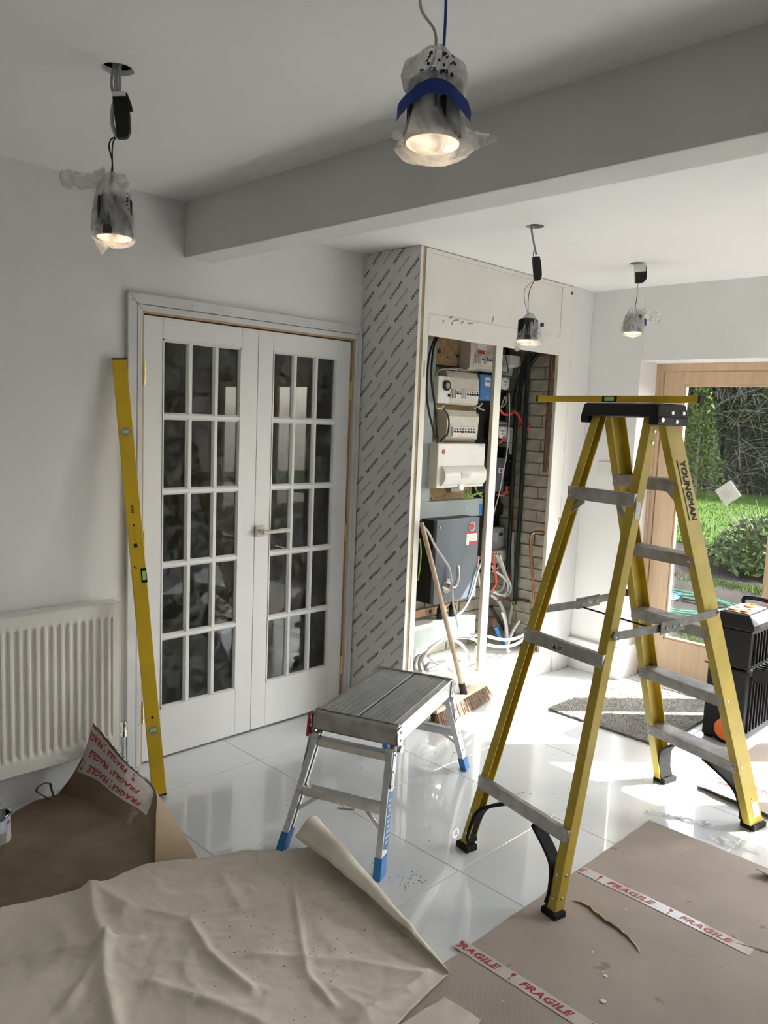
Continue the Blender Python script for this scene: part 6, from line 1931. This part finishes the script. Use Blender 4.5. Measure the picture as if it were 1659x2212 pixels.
# ------------------------------------------------------------------ rug
rg = thing('rug', 'pale grey-beige offcut of carpet lying by the garden door', 'rug', (4.15, -1.13, 0.0))
def rug_xy(u, v):
    x = 3.735 + (4.60 - 3.735) * u
    y = -0.802 - 0.655 * v
    if u == 0:
        x += 0.008 * noise.noise(Vector((0, v * 20, 0)))
    if v in (0, 1):
        y += 0.008 * noise.noise(Vector((u * 20, v, 4)))
    return x - 4.15, y + 1.13
m_ = MB()
m_.grid(lambda u, v: (*rug_xy(u, v), 0.0030 + 0.002 * noise.noise(Vector((u * 5, v * 5, 0)))), 60, 50, 0.009)
m_.build('backing', M['rug'], rg, smooth=True, angle=60)
m_ = MB()
for k in range(9000):
    u, v = rq.random(), rq.random()
    if rq.random() < 0.25:
        if rq.random() < 0.5:
            u = rq.choice((0.003, 0.997)) 
        else:
            v = rq.choice((0.003, 0.997))
    x, y = rug_xy(u, v)
    z = 0.0105 + 0.002 * noise.noise(Vector((u * 5, v * 5, 0)))
    if u in (0.003, 0.997) or v in (0.003, 0.997):
        z = rq.uniform(0.0015, 0.010)
    a_ = rq.uniform(0, 2 * PI)
    l_ = 0.0022
    dx, dy = rq.uniform(-0.004, 0.004), rq.uniform(-0.004, 0.004)
    m_.add([(x - math.cos(a_) * l_, y - math.sin(a_) * l_, z), (x + math.cos(a_) * l_, y + math.sin(a_) * l_, z), (x + dx, y + dy, z + 0.007)], [(0, 1, 2)])
m_.build('pile', M['rug'], rg, kind='stuff')

# ------------------------------------------------------------------ wheeled toolbox
tb_ = thing('rolling_toolbox', 'black wheeled toolbox with orange clips and orange wheels', 'toolbox', (4.07, -1.53, 0.0))
MB().sweep([(0.0, 0.0), (0.0, -0.205), (0.40, -0.205), (0.40, 0.0)], (0, 0, 0.012), (0.006, 0, 0.395), (1, 0, 0), (0, 1, 0)).build('lower_bin', M['black'], tb_, bevel=0.010)
MB().sweep([(0.0, 0.0), (0.0, -0.205), (0.40, -0.205), (0.40, 0.0)], (0.002, 0, 0.400), (0.012, 0, 0.600), (1, 0, 0), (0, 1, 0)).build('upper_bin', M['black'], tb_, bevel=0.008)
ld2 = MB()
def rr_(x0, x1, y0, y1, z):
    return [(x0, y0, z), (x1, y0, z), (x1, y1, z), (x0, y1, z)]
ld2.add(rr_(-0.002, 0.418, -0.218, 0.012, 0.602) + rr_(0.0, 0.416, -0.216, 0.010, 0.632) + rr_(0.040, 0.376, -0.178, -0.028, 0.676), [(0, 3, 2, 1), (0, 1, 5, 4), (1, 2, 6, 5), (2, 3, 7, 6), (3, 0, 4, 7), (4, 5, 9, 8), (5, 6, 10, 9), (6, 7, 11, 10), (7, 4, 8, 11), (8, 9, 10, 11)])
lo = ld2.build('lid', M['black'], tb_, bevel=0.006)
MB().box(0.052, 0.300, -0.168, -0.040, 0.676, 0.681).build('lid_tray', M['greyplas'], lo, bevel=0.002)
for x, y in ((0.10, -0.075), (0.10, -0.135), (0.235, -0.105)):
    o = MB().lathe([(0.026, 0.0), (0.028, 0.004), (0.026, 0.009), (0.018, 0.010), (0.016, 0.006), (0.001, 0.006)], (x, y, 0.681), (0, 0, 1), seg=20, cap=False)
    o.v = [((p[0] - x) * 1.5 + x, p[1], p[2]) for p in o.v]
    o.build('clip', M['orange'], lo, smooth=True, angle=40, label='orange clip')
hdl = MB().tube(smooth_path([(0.330, -0.175, 0.676), (0.330, -0.170, 0.705), (0.330, -0.105, 0.712), (0.330, -0.040, 0.705), (0.330, -0.035, 0.676)], 6), 0.012, seg=10)
hdl.build('carry_handle', M['black'], lo, smooth=True)
for k in range(8):
    x = 0.05 + k * 0.042
    MB().box(x, x + 0.012, -0.217, -0.204, 0.42, 0.585).build('rib', M['black'], tb_, bevel=0.003)
    MB().box(x, x + 0.012, -0.215, -0.203, 0.06, 0.36).build('rib', M['black'], tb_, bevel=0.003)
lt = MB().box(-0.008, 0.002, -0.118, -0.060, 0.325, 0.405).build('latch', M['steel'], tb_, bevel=0.003, label='dull metal latch plate')
MB().box(-0.010, -0.007, -0.100, -0.080, 0.372, 0.388).build('latch_slot', M['black'], lt)
MB().beam((-0.004, 0.012, 0.400), (-0.004, -0.06, 0.396), 0.006, 0.008).build('latch_arm', M['black'], tb_)
tr = MB().box(0.03, 0.39, -0.330, -0.218, 0.345, 0.352).box(0.03, 0.042, -0.330, -0.218, 0.352, 0.412).box(0.378, 0.39, -0.330, -0.218, 0.352, 0.412).box(0.03, 0.39, -0.330, -0.322, 0.352, 0.412)
tro = tr.build('side_tray', M['black'], tb_, bevel=0.003)
for k in range(7):
    MB().box(0.06 + k * 0.045, 0.068 + k * 0.045, -0.322, -0.218, 0.404, 0.412).build('tray_bar', M['black'], tro)
for x, s in ((-0.006, -1), (0.412, 1)):
    cc = (x, -0.130, 0.078)
    ty = MB().lathe([(0.056, -0.016), (0.070, -0.016), (0.078, -0.010), (0.078, 0.010), (0.070, 0.016), (0.056, 0.016), (0.056, -0.016)], cc, (1, 0, 0), seg=32, cap=False).build('wheel', M['blackmat'], tb_, smooth=True, angle=40)
    MB().lathe([(0.0555, 0.006), (0.057, 0.019), (0.050, 0.0195), (0.042, 0.015), (0.016, 0.016), (0.015, 0.021), (0.001, 0.021)], cc, (s, 0, 0), seg=32, cap=False).build('hub', M['orange'], ty, smooth=True, angle=40)
    MB().lathe([(0.009, 0.020), (0.009, 0.024), (0.001, 0.025)], cc, (s, 0, 0), seg=14, cap=False).build('axle_cap', M['steel'], ty, smooth=True)
sc_ = MB()
for x in (0.03, 0.37):
    sc_.box(x - 0.02, x + 0.02, -0.05, -0.01, 0.0, 0.014)
sc_.build('foot', M['blackmat'], tb_)

# ------------------------------------------------------------------ bottle and tin at the left edge
bt = thing('water_bottle', 'clear plastic water bottle with blue label beside a small tin', 'bottle', (0.940, -0.345, 0.005))
bp_ = [(0.028, 0.0), (0.033, 0.004)]
for k in range(6):
    bp_ += [(0.033, 0.012 + k * 0.011), (0.0305, 0.017 + k * 0.011)]
bp_ += [(0.033, 0.082), (0.033, 0.130), (0.0325, 0.140), (0.030, 0.155), (0.022, 0.175), (0.0135, 0.188), (0.0125, 0.200)]
MB().lathe(bp_, seg=28, cap=False).build('body', M['bottle'], bt, smooth=True, angle=70)
MB().lathe([(0.0336, 0.084), (0.0336, 0.128)], seg=28, cap=False).build('label_band', M['bottlelabel'], bt, smooth=True)
MB().lathe([(0.015, 0.196), (0.015, 0.212), (0.013, 0.214), (0.001, 0.214)], seg=20, cap=False).build('cap', M['white'], bt, smooth=True, angle=40)
tn = thing('paint_tin', 'open white tin with dark inside, behind the water bottle', 'tin', (0.975, -0.262, 0.005))
MB().lathe([(0.001, 0.001), (0.042, 0.001), (0.043, 0.004), (0.043, 0.100), (0.045, 0.103), (0.044, 0.106), (0.041, 0.105), (0.041, 0.010), (0.001, 0.009)], seg=28, cap=False).build('can', M['white'], tn, smooth=True, angle=40)
MB().lathe([(0.0455, 0.101), (0.0462, 0.104), (0.0445, 0.1075), (0.041, 0.106)], seg=28, cap=False).build('rim', M['chrome'], tn, smooth=True)
MB().lathe([(0.0405, 0.012), (0.0405, 0.100)], seg=28, cap=False).build('inside_coat', M['black'], tn, smooth=True)
MB().lathe([(0.0005, 0.0), (0.008, 0.0), (0.006, 0.0006)], (0.043 * 0.55, -0.043 * 0.83, 0.078), (0.55, -0.83, 0), seg=14).build('stain', mat('violet_stain', (0.25, 0.16, 0.55), 0.6), tn)

# ------------------------------------------------------------------ scraps on the tiles
def scrap(label, x, y, a_, l_, w_):
    m_ = MB()
    c_, s_ = math.cos(a_), math.sin(a_)
    rr2 = random.Random(int(x * 1000))
    def f(u, v):
        X_ = (u - 0.5) * l_
        Y_ = (v - 0.5) * w_ * (1 + 0.5 * rr2.uniform(-1, 1))
        return (x + X_ * c_ - Y_ * s_, y + X_ * s_ + Y_ * c_, 0.0012 + 0.0014 * rr2.random())
    m_.grid(f, 7, 2, 0.0005)
    tag(m_.build('tape_scrap', M['debris']), label, 'scrap', 'grey tape scraps on the tiles')
scrap('longer grey tape scrap on the tiles under the platform', 2.108, -0.905, 0.10 - 0.9, 0.070, 0.013)
scrap('smaller grey tape scrap on the tiles under the platform', 2.172, -0.855, -0.5, 0.030, 0.018)
m_ = MB()
for k in range(70):
    if k < 28:
        x, y = rq.gauss(1.94, 0.03), rq.gauss(-1.425, 0.025)
    elif k < 40:
        x, y = rq.gauss(2.75, 0.04), rq.gauss(-1.30, 0.02)
    else:
        x, y = rq.uniform(1.9, 4.0), rq.uniform(-1.75, -0.55)
    a_ = rq.uniform(0, PI)
    l_ = rq.uniform(0.001, 0.0045)
    m_.obox((x, y, 0.0009), (math.cos(a_) * l_, math.sin(a_) * l_, 0), (-math.sin(a_) * 0.0013, math.cos(a_) * 0.0013, 0), (0, 0, 0.0008))
m_.build('floor_grit', M['debris'], kind='stuff', label='tiny crumbs of grit scattered on the tiles')
bpy.data.objects['floor_grit']['category'] = 'grit'
def wrap(label, x, y, a_, l_, w_, seed):
    m_ = MB()
    c_, s_ = math.cos(a_), math.sin(a_)
    def f(u, v):
        X_, Y_ = (u - 0.5) * l_, (v - 0.5) * w_ * (0.6 + 0.4 * math.sin(u * 5 + seed))
        return (x + X_ * c_ - Y_ * s_, y + X_ * s_ + Y_ * c_, 0.006 + 0.007 * noise.noise(Vector((u * 14, v * 6, seed))) + 0.004 * math.sin(u * 20 + v * 4))
    m_.grid(f, 36, 8)
    tag(m_.build('plastic_wrap', M['film'], smooth=True), label, 'plastic film', 'scraps of clear film along the cardboard')
wrap('crumpled clear plastic film at the far corner of the big cardboard', 3.10, -1.86, -1.2, 0.26, 0.05, 2)
wrap('second bit of clear film farther along the big cardboard edge', 3.06, -2.10, -1.4, 0.20, 0.05, 6)

sw = thing('wall_switch', 'small white wall plate on the wall beside the garden door', 'switch', (XW, -0.572, 1.29))
MB().box(-0.009, -0.0003, -0.043, 0.043, 0.0, 0.086).build('plate', M['white'], sw, bevel=0.003)
MB().box(-0.012, -0.009, -0.012, 0.012, 0.025, 0.060).build('rocker', M['white'], sw, bevel=0.001)

# ------------------------------------------------------------------ garden
gz = -0.10
MB().box(4.93, 11.7, -9, 13, gz - 0.1, gz).build('ground_patio', M['patio'], kind='structure', label='bare grey patio ground outside the glass')
MB().box(11.7, 40, -16, 34, gz - 0.1, gz + 0.02).build('lawn', M['grass'], kind='structure', label='sunlit green lawn in front of the hedge')
MB().box(4.90, 4.96, -4.5, -0.6, gz, -0.002).build('trim_3', M['reveal'], kind='structure', label='stone step under the garden doors')
def blades(n_, fx, mm, h0, h1, wd, name, label, cat):
    m_ = MB()
    for _ in range(n_):
        x, y, z = fx()
        a_ = rq.uniform(0, 2 * PI)
        h = rq.uniform(h0, h1)
        c_, s_ = math.cos(a_) * wd, math.sin(a_) * wd
        m_.add([(x - c_, y - s_, z), (x + c_, y + s_, z), (x + rq.uniform(-1, 1) * h * 0.5, y + rq.uniform(-1, 1) * h * 0.5, z + h)], [(0, 1, 2)])
    o = m_.build(name, mm, kind='stuff')
    o['label'] = label
    o['category'] = cat
    return o
blades(16000, lambda: (11.6 + 9 * rq.random() ** 1.6, rq.uniform(-1.5, 8.5), gz + 0.01), M['blade'], 0.03, 0.09, 0.012, 'grass', 'short grass blades along the lawn', 'grass')
blades(3500, lambda: (rq.gauss(6.55, 0.22), rq.gauss(-0.75, 0.35), gz), M['blade'], 0.02, 0.07, 0.004, 'grass_patch', 'weedy grass patch just outside the garden door', 'grass')
blades(1500, lambda: (rq.gauss(8.9, 0.12), rq.gauss(-0.3, 0.6), gz), M['blade'], 0.02, 0.06, 0.006, 'grass_strip', 'thin strip of weeds across the patio', 'grass')

def leaves(n_, fn, smin, smax):
    m_ = MB()
    for _ in range(n_):
        p = Vector(fn())
        d = Vector((rq.gauss(0, 1), rq.gauss(0, 1), rq.gauss(0, 0.8))).normalized()
        e = d.orthogonal().normalized()
        e = (e * math.cos(_ * 1.7) + d.cross(e) * math.sin(_ * 1.7))
        s = rq.uniform(smin, smax)
        m_.add([p - d * s, p + e * s * 0.42, p + d * s, p - e * s * 0.42], [(0, 1, 2, 3)])
    return m_
hg = thing('hedge', 'tall dark overgrown hedge at the end of the lawn', 'hedge', (23.0, 5.0, gz))
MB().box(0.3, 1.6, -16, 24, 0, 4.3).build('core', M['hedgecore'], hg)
def hp():
    if rq.random() < 0.75:
        y = rq.uniform(-3.2, 4.2)
    else:
        y = rq.uniform(-16, 24)
    z = 4.8 * rq.random() ** 0.9
    x = 0.25 - abs(rq.gauss(0, 0.35)) - 0.35 * noise.noise(Vector((0, y * 0.8, z * 0.8)))
    return (x, y, z)
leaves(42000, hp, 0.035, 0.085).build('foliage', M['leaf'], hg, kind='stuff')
leaves(7000, lambda: (lambda p: (p[0] - 0.25, p[1], 1.8 + p[2] * 0.62))(hp()), 0.03, 0.07).build('sunlit_foliage', M['leaflight'], hg, kind='stuff')  # sunlit look put into a lighter leaf colour
tw = MB()
for k in range(520):
    y = rq.uniform(-3.4, 4.4)
    z = rq.uniform(0.1, 3.8)
    p = Vector((-0.25 - rq.random() * 0.45, y, z))
    d = Vector((rq.uniform(-0.4, 0.1), rq.gauss(0, 0.5), rq.gauss(0.2, 0.6)))
    tw.tube([p, p + d * 0.45 + Vector((0, 0, 0.05)), p + d * 0.9 + Vector((0, 0, -0.06))], [0.010, 0.007, 0.003], seg=4, cap=False)
tw.build('twigs', M['twig'], hg, kind='stuff')
cf = thing('young_conifer', 'bright green young conifer against the dark hedge', 'tree', (20.2, 5.6, gz))
leaves(3200, lambda: (lambda z, a_: (math.cos(a_) * 0.75 * (1 - z / 3.4) * rq.random() ** 0.5, math.sin(a_) * 0.75 * (1 - z / 3.4) * rq.random() ** 0.5, 0.3 + z))(rq.uniform(0, 3.0), rq.uniform(0, 2 * PI)), 0.03, 0.08).build('foliage', M['leaflight'], cf, kind='stuff')
MB().cyl((0, 0, 0), (0, 0, 2.8), 0.05, 0.01, seg=8).build('trunk', M['twig'], cf)
bh = thing('garden_shrub', 'low leafy green shrub at the patio edge', 'shrub', (10.4, 0.25, gz))
leaves(6500, lambda: (lambda d, r_: (d.x * 0.95 * r_, d.y * 0.75 * r_, 0.06 + abs(d.z) * 0.62 * r_))(Vector((rq.gauss(0, 1), rq.gauss(0, 1), rq.gauss(0, 1))).normalized(), rq.uniform(0.55, 1.05)), 0.03, 0.07).build('foliage', mat('shrub_leaf', (0.050, 0.080, 0.020), 0.7, var=0.4, vs_=4, spec=0.15), bh, kind='stuff')
tw = MB()
for k in range(60):
    a_, b_ = rq.uniform(0, 2 * PI), rq.uniform(0.3, 1.2)
    p = Vector((math.cos(a_) * math.cos(b_), math.sin(a_) * math.cos(b_), math.sin(b_)))
    tw.tube([(0, 0, 0), p * 0.5, p * rq.uniform(0.7, 1.05)], [0.012, 0.008, 0.003], seg=4, cap=False)
tw.build('stems', M['twig'], bh, kind='stuff')
hs_ = thing('garden_hose', 'coiled green garden hose lying on the patio', 'hose', (7.35, 0.02, gz))
pts = []
for k in range(150):
    a_ = k * 0.22
    r_ = 0.42 + 0.10 * math.sin(k * 0.31) + 0.05 * math.sin(k * 0.83)
    pts.append((math.cos(a_) * r_ * 0.9 + 0.05 * math.sin(k * 0.13), math.sin(a_) * r_ * 1.2, 0.012 + 0.018 * (k % 29) / 29 + 0.012 * (k // 29)))
MB().tube(pts, 0.011, seg=7).build('coil', M['hose'], hs_, smooth=True)
pts = [(0.25 + 0.28 * math.cos(k * 0.4) , 0.42 + 0.22 * math.sin(k * 0.4), 0.02 + 0.004 * k / 4) for k in range(44)]
MB().tube(pts, 0.006, seg=6).build('blue_rope', M['hoseblue'], hs_, smooth=True)
